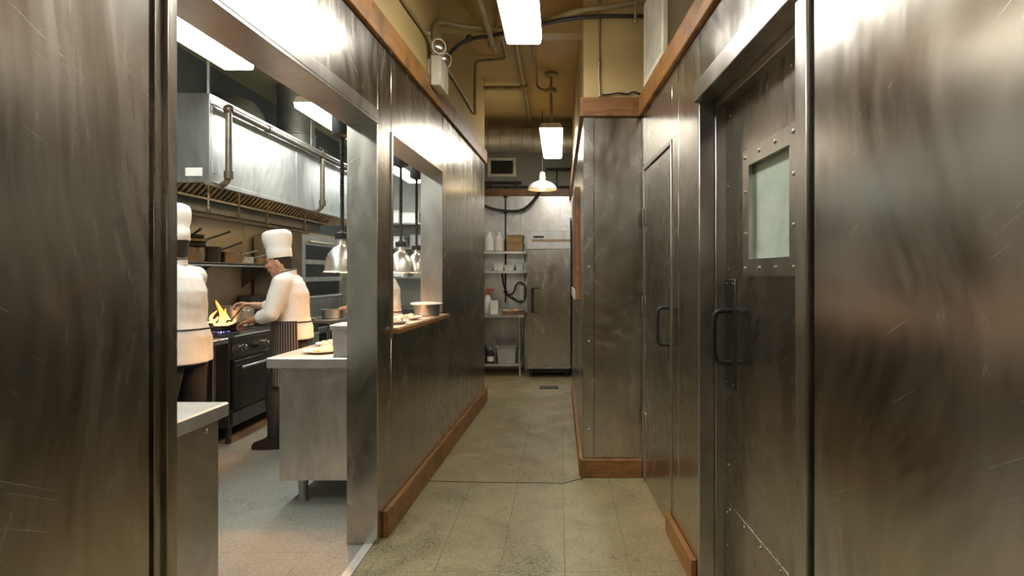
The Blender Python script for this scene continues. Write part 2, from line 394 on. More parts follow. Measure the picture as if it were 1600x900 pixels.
# boxed-out shaft at the far right
b = MB(); b.box(.175, .25, 4.26, 4.32, 0, ZR); b.box(.253, .602, 4.266, 4.32, 0, ZR)
b.box(.603, .64, 4.255, 4.32, 0, ZR)
for z in (.35, 1.0, 1.55, 1.75, 2.5): b.lathe([(.008, 0), (.008, .002), (.003, .006)], (.215, 4.26, z), 10, True, (0, -1, 0))
for y0, y1 in ((4.325, 5.4), (5.405, 6.6), (6.605, 8.2), (8.205, 9.1)): b.box(.172, .25, y0, y1, 0, ZR)
b.box(.20, .25, 4.30, 9.1, 0, ZR)
struct('wall_shaft', b, 'wall_steel', label='boxed-out steel wall ending in a riveted corner', bevel=.003)
b = MB(); b.box(.175, .9, 4.26, 4.4, 2.80, ZC); b.box(.175, .3, 4.4, 9.1, 2.80, ZC); struct('wall_shaft_upper', b, 'paint')
b = MB(); b.box(.145, .62, 4.232, 4.30, ZR, 2.80); struct('trim_6', b, 'wood_x', label='brown wooden rail across the boxed-out wall', bevel=.004)
b = MB(); b.box(.145, .176, 4.29, 9.09, ZR, 2.80); struct('trim_7', b, 'wood', bevel=.004)
b = MB(); b.box(.15, .606, 4.23, 4.262, 0, .135); struct('baseboard_shaft', b, 'wood_x', label='stained brown baseboard below the boxed-out wall', bevel=.004)
b = MB(); b.box(.142, .174, 4.262, 7.1, 0, .135); struct('baseboard_far_right', b, 'wood', bevel=.004)
# cross beam
b = MB(); b.box(-1.0, .2, 4.62, 4.76, 3.43, ZC); struct('beam', b, 'paint', label='ochre beam across the corridor ceiling')
# far wall
b = MB()
for x0, x1 in ((-1.30, -.62), (-.617, .0), (.003, .3)): b.box(x0, x1, 9.1, 9.25, 0, 2.73)
b.box(-1.3, .3, 9.11, 9.25, 0, 2.73)
struct('wall_far', b, 'kit_steel', label='steel sheeted wall at the end of the corridor', bevel=.002)
b = MB(); b.box(-1.3, .3, 9.1, 9.25, 2.84, ZC); struct('wall_far_upper', b, 'grey_paint')
b = MB(); b.box(-1.3, .3, 9.07, 9.25, 2.73, 2.84); struct('trim_8', b, 'wood_x', label='brown wooden rail across the far wall', bevel=.004)

# ------------------------------------------------------------------ riveted swing door on the right
def rivet(mb, s, o, z, r=.009): mb.lathe([(r, 0), (r*.9, r*.35), (r*.3, r*.7)], Rm(s, o, z), 10, True, (-1, -.04, 0))
d1 = sroot('door_1', 'riveted steel swing door with a frosted window')
b = MB(); rp(1.628, 1.70, 0, 2.40, -.012, .13); rp(2.705, 2.735, 0, 2.40, -.012, .06); rp(2.735-.045, 2.72, 0, 2.34, .06, .13)
rp(1.628, 2.735, 2.31, 2.40, -.03, .13); rp(1.70, 2.69, 2.27, 2.31, .06, .13)
struct('door_frame', b, 'trim_steel', d1, bevel=.003)
b = MB(); DO = .108
WS0, WS1, WZ0, WZ1 = 1.98, 2.36, 1.56, 1.945
for s0, s1, z0, z1 in ((1.60, WS0, .004, 2.30), (WS1, 2.70, .004, 2.30), (WS0, WS1, .004, WZ0), (WS0, WS1, WZ1, 2.30)): rp(s0, s1, z0, z1, DO, DO+.045)
for k in range(5): rivet(b, 1.78+k*.21, DO, 2.22)
for z in (1.9, 1.52, .95, .62): rivet(b, 2.655, DO, z, .007)
struct('door_leaf', b, 'door_steel', d1)
b = MB(); rp(1.60, 2.675, .02, .45, DO-.003, DO)
for k in range(6): rivet(b, 1.72+k*.18, DO-.003, .425, .008)
for z in (.1, .25, .4): rivet(b, 2.655, DO-.003, z, .008)
struct('kick_plate', b, 'door_steel', d1, 'riveted kick plate', bevel=.001)
b = MB(); f0, f1, g0, g1 = 1.915, 2.43, 1.492, 2.012
for s0, s1, z0, z1 in ((f0, WS0, g0, g1), (WS1, f1, g0, g1), (WS0, WS1, g0, WZ0), (WS0, WS1, WZ1, g1)): rp(s0, s1, z0, z1, DO-.014, DO)
for k in range(4):
    t = k/3
    rivet(b, f0+.03+t*(f1-f0-.06), DO-.014, g1-.03); rivet(b, f0+.03+t*(f1-f0-.06), DO-.014, g0+.03)
    if 0 < k < 3: rivet(b, f0+.03, DO-.014, g0+t*(g1-g0)); rivet(b, f1-.03, DO-.014, g0+t*(g1-g0))
wf = struct('window_frame', b, 'trim_steel', d1, 'riveted steel window frame')
b = MB(); rp(WS0, WS1, WZ0, WZ1, DO+.016, DO+.024); struct('window_pane', b, 'frosted_glass', d1, 'frosted greenish pane')
b = MB(); rp(2.555, 2.69, .98, 1.475, DO-.004, DO)
for s in (2.575, 2.665):
    for z in (1.0, 1.455): rivet(b, s, DO-.004, z, .006)
struct('push_plate', b, 'dark_steel', d1, 'dark plate behind the handle', bevel=.001)
b = MB(); b.tube([Rm(2.60, DO-.002, 1.335), Rm(2.60, DO-.06, 1.335), Rm(2.60, DO-.082, 1.315), Rm(2.60, DO-.085, 1.22), Rm(2.60, DO-.082, 1.12), Rm(2.60, DO-.06, 1.10), Rm(2.60, DO-.002, 1.10)], .012, 10, 2)
struct('door_handle', b, 'black_plastic', d1, 'black pull handle')

# flush service door further along
d2 = sroot('door_2', 'flush steel service door with a black pull handle')
b = MB(); rp(3.335, 4.165, .012, 2.245, .006, .03)
for k in range(4): rivet(b, 3.5+k*.17, .006, 2.20, .007)
for z in (1.36, 1.02, .4): rivet(b, 3.36, .006, z, .006)
struct('door_leaf', b, 'wall_steel', d2, bevel=.002)
b = MB(); rp(3.308, 3.332, 0, 2.275, -.006, .03); rp(4.168, 4.188, 0, 2.275, -.004, .03); rp(3.332, 4.168, 2.248, 2.275, -.006, .03)
struct('door_frame', b, 'trim_steel', d2, bevel=.002)
b = MB(); b.tube([Rm(3.41, .006, 1.30), Rm(3.41, -.045, 1.30), Rm(3.41, -.06, 1.28), Rm(3.41, -.062, 1.19), Rm(3.41, -.06, 1.10), Rm(3.41, -.045, 1.08), Rm(3.41, .006, 1.08)], .011, 10, 2)
struct('door_handle', b, 'black_plastic', d2, 'black pull handle')
for z in (1.85, 1.22, .38):
    b = MB(); b.cyl(Rm(4.17, -.008, z), Rm(4.17, -.008, z+.12), .008, n=10); rp(4.12, 4.17, z, z+.12, -.002, .006)
    struct('hinge', b, 'trim_steel', d2, bevel=.001)

# ================================================================== CORRIDOR OBJECTS
def fluo(name, label, x, y0, y1, z, w, mat, group, rods=True, loc=None):
    cy = (y0+y1)/2; L = (y1-y0)
    t = thing(name, label, 'light', (x, cy, z), group)
    b = MB(); b.rings([[Vector((x+sx*w*k, y, z+h)) for sx, k, h in ((-1, .38, .105), (-1, .46, .07), (-1, .5, .05), (1, .5, .05), (1, .46, .07), (1, .38, .105))] for y in (y0, y1)])
    b.build('housing', 'white_metal', t, bevel=.003)
    b = MB(); b.rings([[Vector((x+sx*w*k, y, z+h)) for sx, k, h in ((-1, .485, .05), (-1, .45, .008), (-1, .40, 0), (1, .40, 0), (1, .45, .008), (1, .485, .05))] for y in (y0+.012, y1-.012)])
    b.build('diffuser', mat, t)
    if rods:
        for y in (y0+.2, y1-.2):
            b = MB(); b.cyl((x, y, z+.1), (x, y, ZC), .009, n=8); b.lathe([(.045, 0), (.045, -.02), (.012, -.035)], (x, y, ZC), 14)
            b.build('hanger', 'conduit', t)
    return t
fluo('fluorescent_light', 'large bright fluorescent light nearest on the corridor ceiling', -.248, 1.52, 3.95, 3.07, .255, 'tube', 'corridor fluorescent lights')
fluo('fluorescent_light', 'added unseen fluorescent light behind the viewer, brightening the far steel panels', -.10, -3.6, -2.35, 3.07, .255, 'tube', 'corridor fluorescent lights')  # extra fixture out of view, added to brighten the far steel panels
t = fluo('fluorescent_light', 'small fluorescent light hanging on a stem above the barn lamp', -.10, 6.38, 7.85, 3.07, .265, 'tube', 'corridor fluorescent lights', False)
b = MB(); b.cyl((-.10, 6.45, 3.16), (-.10, 6.45, ZC), .014, n=10); b.lathe([(.075, 0), (.075, -.03), (.03, -.05)], (-.10, 6.45, ZC), 18)
b.lathe([(.055, -.025), (.06, -.02), (.06, .02), (.055, .025)], (-.10, 6.45, 3.55), 16)
b.build('stem', 'conduit', t, label=None) if False else b.build('stem', 'conduit', t)
b = MB(); b.cyl((-.10, 7.6, 3.16), (-.10, 7.6, ZC), .01, n=8); b.build('stem', 'conduit', t)

# barn pendant
c = Vector((-.245, 7.95, 2.66))
t = thing('barn_lamp', 'cream enamel barn lamp hanging before the far wall', 'lamp', c)
b = MB(); b.lathe([(.20, 0), (.205, .004), (.19, .045), (.15, .085), (.09, .115), (.055, .125), (.045, .13), (.045, .12), (.09, .108), (.145, .078), (.183, .04), (.197, .004)], c, 32, False)
b.build('shade', 'enamel', t)
b = MB(); b.lathe([(.045, .125), (.045, .19), (.038, .2), (.038, .235), (.015, .25)], c, 20); b.build('socket', 'enamel', t)
b = MB(); b.ball(c+Vector((0, 0, .045)), .055); b.build('bulb', 'pend_bulb', t)
b = MB(); b.cyl(c+Vector((0, 0, .24)), (c.x, c.y, ZC), .006, n=8); b.build('rod', 'black_plastic', t)

# round spiral duct across the far end
t = thing('spiral_duct', 'round galvanized spiral duct across the end of the corridor', 'duct', (-.55, 8.3, 3.44))
b = MB(); prof = []
z = -.74
while z < .74:
    prof += [(.19, z), (.19, z+.135), (.197, z+.14), (.197, z+.15)]; z += .155
b.lathe([(r, q) for r, q in prof], (-.56, 8.3, 3.44), 32, True, (1, 0, 0)); b.build('duct_tube', 'galv_warm', t)
for x in (-1.05, -.2):
    b = MB(); b.tube([(x, 8.3+.205*math.cos(a), 3.44+.205*math.sin(a)) for a in [math.radians(q) for q in range(0, 361, 20)]], .008, 6)
    b.cyl((x, 8.3, 3.64), (x, 8.3, ZC), .006, n=6); b.build('strap', 'galv', t)
# wall grille far
t = thing('wall_vent', 'small framed vent grille high on the far wall', 'vent', (-.915, 9.1, 3.04))
b = MB()
for x0, x1, z0, z1 in ((-1.14, -1.09, 3.03, 3.33), (-.74, -.69, 3.03, 3.33), (-1.09, -.74, 3.03, 3.075), (-1.09, -.74, 3.285, 3.33)): b.box(x0, x1, 9.06, 9.1, z0, z1)
b.build('frame', 'white_metal', t, bevel=.003)
b = MB(); b.box(-1.09, -.74, 9.09, 9.1, 3.07, 3.29)
for k in range(10): b.box(-1.085+k*.035, -1.073+k*.035, 9.07, 9.09, 3.075, 3.285)
b.build('grille', 'iron', t)
# pipes and cable on the far wall
b = MB(); b.cyl((-1.25, 9.02, 2.93), (-.6, 9.02, 2.93), .02); b.cyl((-1.25, 9.03, 2.87), (.16, 9.03, 2.87), .012)
for x in (-1.1, -.7): b.box(x, x+.02, 9.0, 9.1, 2.85, 2.96)
tag(b.build('pipe_run', 'iron', None), 'dark pair of thin pipes above the wooden rail of the far wall', 'pipe')
b = MB(); b.cyl((-.22, 9.02, 3.14), (.17, 9.02, 3.14), .022); b.cyl((-.05, 9.02, 3.14), (-.05, 9.02, 2.86), .01); b.box(.1, .13, 9.0, 9.1, 3.12, 3.16)
tag(b.build('pipe_run', 'iron', None), 'short dark pipe beside the barn lamp on the far wall', 'pipe')
b = MB(); b.tube([px(740, 312, 8.9), px(765, 326, 8.92), px(790, 330, 8.98), px(815, 330, 8.95), px(832, 316, 8.92), px(843, 300, 8.98), px(848, 288, 9.03)], .022, 10, 2)
tag(b.build('cable', 'rubber', None), 'thick black cable sagging across the far steel wall', 'cable')
b = MB(); b.cyl((-.86, 9.085, 1.05), (-.86, 9.085, 2.86), .013, n=10)
for z in (1.2, 2.45, 2.7): b.box(-.89, -.83, 9.07, 9.1, z, z+.04)
tag(b.build('conduit', 'iron', None), 'upright conduit on the far wall behind the shelves', 'conduit')

# emergency light on the left wall
t = thing('emergency_light', 'cream emergency light box with twin round heads on the left wall', 'light', Lm(4.32, -.03, 2.9))
b = MB(); b.box(4.20, 4.45, -.105, -.03, 2.88, 3.10, lambda s, o, z: Lm(s, o, z)); b.box(4.22, 4.43, -.03, 0, 2.95, 3.08, lambda s, o, z: Lm(s, o, z)); b.build('battery_box', 'white_metal', t, bevel=.006)
for s, z, ax in ((4.23, 3.165, (.55, -.8, -.1)), (4.42, 3.14, (.75, -.5, -.3))):
    b = MB(); c0 = Lm(s, -.075, z); ax = Vector(ax).normalized()
    b.lathe([(.012, -.05), (.03, -.045), (.05, -.01), (.056, .02), (.056, .03), (.05, .03)], c0, 20, True, ax); b.cyl(c0-ax*.02, Lm(s, -.07, 3.09), .012, n=8)
    h = b.build('lamp_head', 'enamel', t)
    b = MB(); b.lathe([(.05, .028), (.035, .04), (.01, .045)], c0, 18, True, ax); b.build('lens', 'chrome', h)

# conduits
def conduit(label, pts, r=.014, sm=2, clips=(), name='conduit', mat='conduit', cat='conduit'):
    b = MB(); b.tube(pts, r, 10, sm)
    for q in clips: q = Vector(q); b.ball(q, r*1.9, n=6)
    return tag(b.build(name, mat, None), label, cat)
conduit('conduit running along the left ochre wall down to the emergency light', [Lm(1.5, -.02, 3.2), Lm(3.6, -.02, 3.2), Lm(4.1, -.02, 3.22), Lm(4.2, -.03, 3.2), Lm(4.21, -.05, 3.1)], .014, 1, [Lm(4.12, -.03, 3.22)])
conduit('straight conduit along the ochre wall beyond the emergency light', [Lm(4.44, -.02, 3.2), Lm(5.2, -.02, 3.2), Lm(5.95, -.02, 3.17)], .014, 1, [Lm(4.7, -.02, 3.2), Lm(5.95, -.03, 3.17)])
conduit('crooked conduit rising from the left wall onto the ceiling', [Lm(5.97, -.03, 3.18), Lm(5.97, -.03, 3.66), Lm(5.97, -.06, 3.71), (-.70, 5.97, 3.72), (-.56, 5.95, 3.72), (-.54, 5.8, 3.72), (-.56, 4.9, 3.72), (-.57, 4.78, 3.72)], .015, 2, [(-.56, 5.2, 3.72)])
conduit('long conduit curving from the left wall across the beam', [Lm(4.28, -.03, 3.12), Lm(4.30, -.03, 3.35), Lm(4.4, -.05, 3.44), (-.80, 4.57, 3.46), (-.3, 4.58, 3.43), (.1, 4.2, 3.42), (.3, 4.2, 3.44), (.62, 4.2, 3.49)], .02, 2)
conduit('darker conduit arching from the emergency lamp heads across the beam', [Lm(4.44, -.075, 3.13), (-.85, 4.56, 3.28), (-.72, 4.57, 3.37), (-.5, 4.57, 3.39), (.1, 4.2, 3.38), (.62, 4.2, 3.38)], .015, 2, [(-.72, 4.57, 3.37)], mat='iron')
conduit('pipe running forward under the beam beside the big fluorescent light', [(-.55, 1.5, 3.38), (-.55, 3.4, 3.38), (-.55, 4.85, 3.38)], .022, 1, [(-.55, 4.7, 3.38)])
conduit('thin conduit dropping beside the pipe under the beam', [(-.505, 4.56, 3.73), (-.505, 4.56, 3.5), (-.505, 4.56, 3.40)], .010, 1)
conduit('straight ceiling pipe leading away to the spiral duct', [(-.42, 4.78, 3.70), (-.42, 8.4, 3.70)], .026, 0)
conduit('short pipe across the ceiling from the left wall end', [Lm(6.7, 0, 3.66), (-.42, 6.7, 3.66)], .026, 0, [(-.42, 6.7, 3.68)])
conduit('conduit on the ceiling leading to the stem of the hanging light', [(-.26, 4.78, 3.72), (-.265, 6.2, 3.72), (-.265, 6.40, 3.70), (-.26, 6.45, 3.58), (-.14, 6.45, 3.55)], .014, 2, [(-.262, 5.4, 3.72)])
conduit('thin upright conduit on the ochre wall above the boxed-out corner', [(.295, 4.25, 2.81), (.285, 4.25, 3.0), (.29, 4.25, 3.7)], .009, 1, [(.287, 4.25, 3.05)])
conduit('loose thin wire lying along the rail of the boxed-out wall', [(.31, 4.245, 2.82), (.36, 4.24, 2.82), (.44, 4.24, 2.835), (.5, 4.24, 2.82), (.54, 4.24, 2.845), (.6, 4.24, 2.82)], .006, 2, name='wire', mat='iron', cat='wire')
conduit('dark hanger rod beside the air grille', [(.545, 4.15, 3.3), (.545, 4.15, ZC)], .010, 0, [(.545, 4.15, 3.32)], name='hanger_rod', cat='rod')

# air handling box with grille
t = thing('air_grille_box', 'grey metal air box with louvred cream grille above the right wall', 'vent', Rm(3.75, .08, 2.80))
b = MB(); b.box(3.47, 4.06, .005, .215, 2.80, 3.55, lambda s, o, z: Rm(s, o, z)); b.build('box', 'galv', t, bevel=.004)
b = MB(); q = lambda s, o, z: Rm(s, o, z)
for s0, s1, z0, z1 in ((3.45, 3.49, 2.82, 3.4), (4.04, 4.08, 2.82, 3.4), (3.49, 4.04, 2.82, 2.86), (3.49, 4.04, 3.36, 3.4)): b.box(s0, s1, -.02, .01, z0, z1, q)
b.build('grille_frame', 'white_metal', t, bevel=.003)
b = MB()
for k in range(14): b.box(3.485+k*.04, 3.497+k*.04, -.012, .006, 2.86, 3.36, q)
for k in range(6): b.box(3.49, 4.04, -.006, .004, 2.93+k*.08, 2.938+k*.08, q)
b.build('louvres', 'white_metal', t)

# wooden board on the shaft wall
t = thing('wooden_board', 'tall narrow brown wooden board hung on the boxed-out wall', 'board', (.165, 5.6, 1.3))
b = MB(); b.box(.135, .172, 5.15, 6.3, 1.27, 2.28); b.build('board', 'wood_z', t, bevel=.004)
b = MB(); b.box(.125, .137, 5.2, 6.25, 1.27, 1.36); b.build('tag_strip', 'paper', t, bevel=.002)
t = thing('hanging_cord', 'dark cords hanging from a hook on the boxed-out wall', 'cord', (.16, 6.9, 2.1))
b = MB(); b.tube([(.172, 6.9, 2.12), (.13, 6.9, 2.13), (.125, 6.9, 2.17)], .007, 8, 1); b.build('hook', 'iron', t)
b = MB(); b.tube([(.13, 6.9, 2.13), (.14, 6.86, 1.9), (.145, 6.9, 1.5), (.14, 6.95, 1.25), (.145, 6.98, 1.6), (.13, 6.9, 2.13)], .012, 8, 2); b.build('cord', 'rubber', t)

# ------------------------------------------------------------------ fridge
FX0, FX1, FY0 = -.475, .155, 8.32
t = thing('upright_fridge', 'tall stainless steel upright fridge at the end of the corridor', 'fridge', ((FX0+FX1)/2, FY0+.37, 0))
b = MB(); b.box(FX0, FX1, FY0+.05, 9.07, .12, 2.10); b.build('body', 'kit_steel', t, bevel=.006)
b = MB(); b.box(FX0, FX1, FY0, FY0+.05, 1.86, 2.125); b.box(FX0+.03, FX1, FY0-.004, FY0, 2.0, 2.118); b.build('top_panel', 'kit_steel', t, bevel=.004)
b = MB(); b.box(FX0+.07, FX1, FY0-.008, FY0, 1.965, 2.0); b.build('vent_slot', 'copper', t, bevel=.002)
b = MB(); b.box(FX0+.09, FX0+.24, FY0-.008, FY0-.004, 2.02, 2.05); b.build('badge', 'iron', t, bevel=.002)
b = MB(); b.box(FX0, FX1, FY0-.01, FY0+.05, .16, 1.845); d = b.build('door', 'wall_steel', t, bevel=.006)
b = MB()
for x0, x1, z0, z1 in ((FX0+.06, FX0+.075, .94, 1.30), (FX0+.06, FX0+.18, 1.285, 1.30), (FX0+.06, FX0+.18, .94, .955)): b.box(x0, x1, FY0-.035, FY0-.01, z0, z1)
b.box(FX0+.075, FX0+.1, FY0-.013, FY0-.0095, .955, 1.285)
b.build('handle', 'black_plastic', d, bevel=.003)
for x in (FX0+.06, FX1-.06):
    for y in (FY0+.1, 9.0):
        b = MB(); b.lathe([(.02, 0), (.03, .02), (.03, .05), (.018, .06), (.018, .13)], (x, y, 0), 14); b.build('leg', 'iron', t)
b = MB(); b.box(FX0+.02, FX1-.02, FY0+.12, FY0+.14, .05, .13); b.build('toe_guard', 'iron', t)

# wall shelves and prep table of the alcove
def shelf(label, z):
    t = thing('wall_shelf', label, 'shelf', (-.9, 8.95, z), 'wall shelves beside the fridge')
    b = MB(); b.box(-1.27, -.505, 8.72, 9.1, z-.02, z); b.box(-1.27, -.505, 8.715, 8.73, z-.035, z+.004); b.build('board', 'kit_steel', t, bevel=.003)
    for x in (-1.2, -.56):
        b = MB(); b.prism([(9.1, z-.02), (8.8, z-.02), (9.1, z-.17)], lambda a, c, h: Vector((x+h, a, c)), 0, .012); b.build('bracket', 'kit_steel', t)
shelf('upper steel wall shelf holding jugs and brown bins', 1.84); shelf('lower steel wall shelf holding white tubs', 1.545)
t = thing('prep_table', 'narrow steel prep table beside the fridge with an undershelf', 'table', (-.88, 8.72, 0))
b = MB(); b.box(-1.27, -.515, 8.36, 9.08, .865, .905); b.box(-1.27, -.515, 9.06, 9.085, .905, .98); b.build('tabletop', 'kit_steel', t, bevel=.004)
b = MB(); b.box(-1.25, -.55, 8.42, 9.05, .15, .18); b.build('undershelf', 'kit_steel', t, bevel=.003)
for x in (-1.22, -.585):
    for y in (8.41, 9.03):
        b = MB(); b.cyl((x, y, 0), (x, y, .87), .02, n=12); b.lathe([(.026, 0), (.026, .03), (.02, .035)], (x, y, 0), 12); b.build('leg', 'chrome', t)

def jug(label, x, y, z):
    t = thing('plastic_jug', label, 'jug', (x, y, z), 'white jugs on the upper shelf'); c = (x, y, z)
    b = MB(); b.lathe([(.06, 0), (.072, .012), (.072, .17), (.066, .2), (.04, .25), (.026, .265), (.026, .275)], c, 24); b.build('body', 'white_plastic', t)
    b = MB(); b.lathe([(.03, .27), (.03, .295), (.026, .3)], c, 18); b.build('cap', 'white_plastic', t)
    b = MB(); b.tube([(x+.03, y-.03, z+.27), (x+.075, y-.05, z+.26), (x+.085, y-.05, z+.2), (x+.06, y-.04, z+.17)], .01, 8, 2); b.build('handle', 'white_plastic', t)
jug('white plastic jug on the upper shelf beside the partition', -1.08, 8.82, 1.844); jug('white plastic jug on the upper shelf next to the brown bins', -.93, 8.82, 1.844)
def crate(name, label, cat, x, y, z, w, d, h, mat, grp=None, lid=None, rim=True, tap=.9):
    t = thing(name, label, cat, (x, y, z), grp)
    b = MB(); R4 = lambda k, zz: [Vector((x+sx*w/2*k, y+sy*d/2*k, z+zz)) for sx, sy in ((-1, -1), (1, -1), (1, 1), (-1, 1))]
    ki = 1-.016/w
    b.rings([R4(tap, 0), R4(1, h), R4(ki, h), R4(tap*ki, .01)]); b.build('body', mat, t, bevel=.004)
    if rim:
        b = MB(); b.rings([R4(1.05, h-.018), R4(1.07, h), R4(ki, h+.001), R4(ki, h-.018)], False, True); b.build('rim', mat, t, bevel=.002)
    if lid:
        b = MB(); b.rings([R4(1.08, h+.002), R4(1.08, h+.014), R4(.8, h+.02)]); b.build('lid', lid, t, bevel=.003)
    return t
crate('storage_bin', 'brown bin on the upper shelf, bottom of the pair', 'bin', -.68, 8.87, 1.844, .24, .26, .12, 'card', 'brown bins on the upper shelf', None, True, .96)
crate('storage_bin', 'brown bin on the upper shelf, stacked on top of the other', 'bin', -.685, 8.87, 1.966, .24, .26, .11, 'card', 'brown bins on the upper shelf', 'card', True, .96)
crate('food_tub', 'square white tub in the middle of the lower shelf', 'tub', -.935, 8.86, 1.549, .155, .16, .12, 'white_plastic', 'tubs on the lower shelf')
crate('food_tub', 'low wide white tub on the lower shelf', 'tub', -.775, 8.86, 1.549, .15, .2, .07, 'white_plastic', 'tubs on the lower shelf', 'white_plastic')
crate('food_tub', 'small white box at the fridge end of the lower shelf', 'tub', -.615, 8.85, 1.549, .105, .14, .105, 'white_plastic', 'tubs on the lower shelf', 'white_plastic')
t = thing('plate_stack', 'shallow white dish on the lower shelf beside the partition', 'dish', (-1.1, 8.86, 1.549))
b = MB(); b.lathe([(.06, 0), (.07, .004), (.11, .05), (.115, .055), (.105, .05), (.06, .012)], (-1.1, 8.86, 1.549), 28); b.build('dish', 'porcelain', t)
crate('paper_box', 'upright white box on the prep table', 'box', -.975, 8.55, .905, .11, .11, .2, 'paper', None, None, False, 1.0)
t = thing('spray_bottle', 'white bottle with red cap on the prep table', 'bottle', (-1.09, 8.7, .905)); c = (-1.09, 8.7, .905)
b = MB(); b.lathe([(.055, 0), (.06, .01), (.06, .2), (.03, .26), (.022, .28)], c, 22); b.build('body', 'white_plastic', t)
b = MB(); b.lathe([(.03, .28), (.03, .34), (.02, .36)], c, 16); b.box(c[0]-.02, c[0]+.09, c[1]-.015, c[1]+.015, c[2]+.34, c[2]+.37); b.build('cap', 'red_plastic', t, bevel=.003)
t = thing('cutting_board', 'wooden cutting board at the fridge end of the prep table', 'board', (-.68, 8.62, .905))
b = MB(); b.box(-.86, -.53, 8.47, 8.8, .906, .93); b.build('board', 'wood_x', t, bevel=.006)
for i, (x, y, l) in enumerate(((-.8, 8.55, 'pale bread loaf at the near end of the cutting board'), (-.66, 8.6, 'pale bread loaf in the middle of the cutting board'), (-.58, 8.68, 'pale bread loaf nearest the fridge on the cutting board'))):
    b = MB(); b.ball((x, y, .955), .05, (1.1, .8, .5)); tag(b.build('bread_loaf', plain('crust', (.6, .4, .2), .7), None), l, 'bread', 'bread on the cutting board')
t = thing('soap_dispenser', 'white wall dispenser with a looped hose above the prep table', 'dispenser', (-.6, 9.09, 1.1))
b = MB(); b.box(-.64, -.555, 8.93, 9.1, 1.08, 1.33); b.build('body', 'white_plastic', t, bevel=.02)
b = MB(); b.tube([px(806, 470, 9.05), px(790, 460, 9.02), px(784, 430, 9.06), px(783, 415, 9.08)], .012, 8, 2); b.tube([px(792, 462, 9.04), px(803, 458, 9.0), px(805, 446, 8.97), px(812, 440, 8.96), px(821, 446, 8.97), px(822, 466, 8.97), px(812, 474, 8.98), px(800, 464, 9.03)], .012, 8, 2)
b.build('hose', 'rubber', t)
crate('bus_tub', 'grey plastic bus tub on the undershelf of the prep table', 'tub', -.785, 8.65, .18, .29, .4, .26, 'grey_plastic', None, None, True, .84)
for i, (x, y, h, l, mt) in enumerate(((-1.13, 8.6, .3, 'tall black bottle under the prep table by the partition', 'black_plastic'), (-1.03, 8.55, .22, 'squat dark bottle with white label under the prep table', 'black_plastic'), (-1.0, 8.8, .36, 'dark tall jug behind the squat bottle under the prep table', 'grey_plastic'))):
    t = thing('cleaner_bottle', l, 'bottle', (x, y, .18), 'bottles under the prep table')
    b = MB(); b.lathe([(.045, 0), (.05, .01), (.05, h*.62), (.02, h*.85), (.02, h*.92)], (x, y, .18), 18); b.build('body', mt, t)
    b = MB(); b.lathe([(.024, h*.9), (.024, h), (.018, h+.01)], (x, y, .18), 14); b.build('cap', 'grey_plastic', t)
    if i == 1: b = MB(); b.lathe([(.0515, .03), (.0515, .1)], (x, y, .18), 18, False); b.build('paper_label', 'paper', t)
# floor drain
t = thing('floor_drain', 'small dark floor drain before the fridge', 'drain', (-.12, 7.6, .001))
b = MB(); b.tube([(-.98, 4.17, .0), (-.5, 4.14, .0), (-.1, 4.13, 0), (.02, 4.12, 0), (.13, 4.2, 0), (.17, 4.22, 0)], .004, 6); struct('trim_9', b, 'rubber', label='dark crack across the corridor floor')
b = MB(); b.box(-.27, -.02, 7.5, 7.7, .001, .006)
for k in range(8): b.box(-.26+k*.03, -.25+k*.03, 7.51, 7.69, .006, .009)
b.build('grate', 'iron', t)

# ================================================================== KITCHEN
HX = -2.75
# hood
t = thing('extractor_hood', 'big stainless steel extractor hood over the cooking line', 'hood', (-3.25, 5.9, 2.2))
HY0, HY1 = 4.52, 8.6
b = MB(); b.prism([(-3.76, 2.22), (-3.76, 2.92), (HX, 2.92), (HX, 2.22), (HX-.03, 2.22), (HX-.03, 2.89), (-3.72, 2.89), (-3.72, 2.22)], lambda a, c, h: Vector((a, h, c)), HY0+.03, HY1-.03)
b.box(-3.76, HX, HY0, HY0+.03, 2.22, 2.92); b.box(-3.76, HX, HY1-.03, HY1, 2.22, 2.92)
b.box(HX-.04, HX+.006, HY0-.005, HY1, 2.2, 2.235); b.box(HX, HX+.004, 6.0, 6.03, 2.235, 2.86)
b.build('canopy', 'hood_steel', t, bevel=.003)
b = MB(); b.box(HX, HX+.012, HY0, HY1, 2.84, 2.87); b.build('seam_rail', 'galv', t, bevel=.002)
b = MB()   # bank of baffle filters, sloped at 45 degrees
n = 46
for k in range(n):
    y = HY0+.06+k*(HY1-HY0-.14)/n
    b.prism([(-3.50, 2.24), (-3.06, 2.68), (-3.09, 2.71), (-3.53, 2.27)], lambda a, c, h: Vector((a, h, c)), y, y+.042)
b.build('baffle_filter', 'grease_steel', t)
b = MB(); b.prism([(-3.53, 2.28), (-3.09, 2.72), (-3.11, 2.74), (-3.56, 2.29)], lambda a, c, h: Vector((a, h, c)), HY0+.05, HY1-.05); b.build('filter_backing', 'iron', t)
b = MB(); b.box(-3.56, -3.46, HY0+.04, HY1-.04, 2.225, 2.25); b.box(-3.72, -3.56, HY0+.03, HY1-.03, 2.12, 2.25); b.build('grease_gutter', 'dark_steel', t, bevel=.003)
b = MB(); b.box(-3.72, -3.64, 4.7, 8.4, 2.085, 2.12); b.build('light_strip_housing', 'grease_steel', t, bevel=.003)
for y in (4.85, 5.9, 6.95, 8.0):
    b = MB(); b.lathe([(.05, 2.70), (.06, 2.69), (.06, 2.64)], (-2.87, y, 0), 18); b.cyl((-2.87, y, 2.7), (-2.87, y, 2.9), .02); d = b.build('lamp_holder', 'galv', t)
    b = MB(); b.ball((-2.87, y, 2.60), .055, (1, 1, 1.1)); b.build('lamp_globe', 'hood_bulb', d)
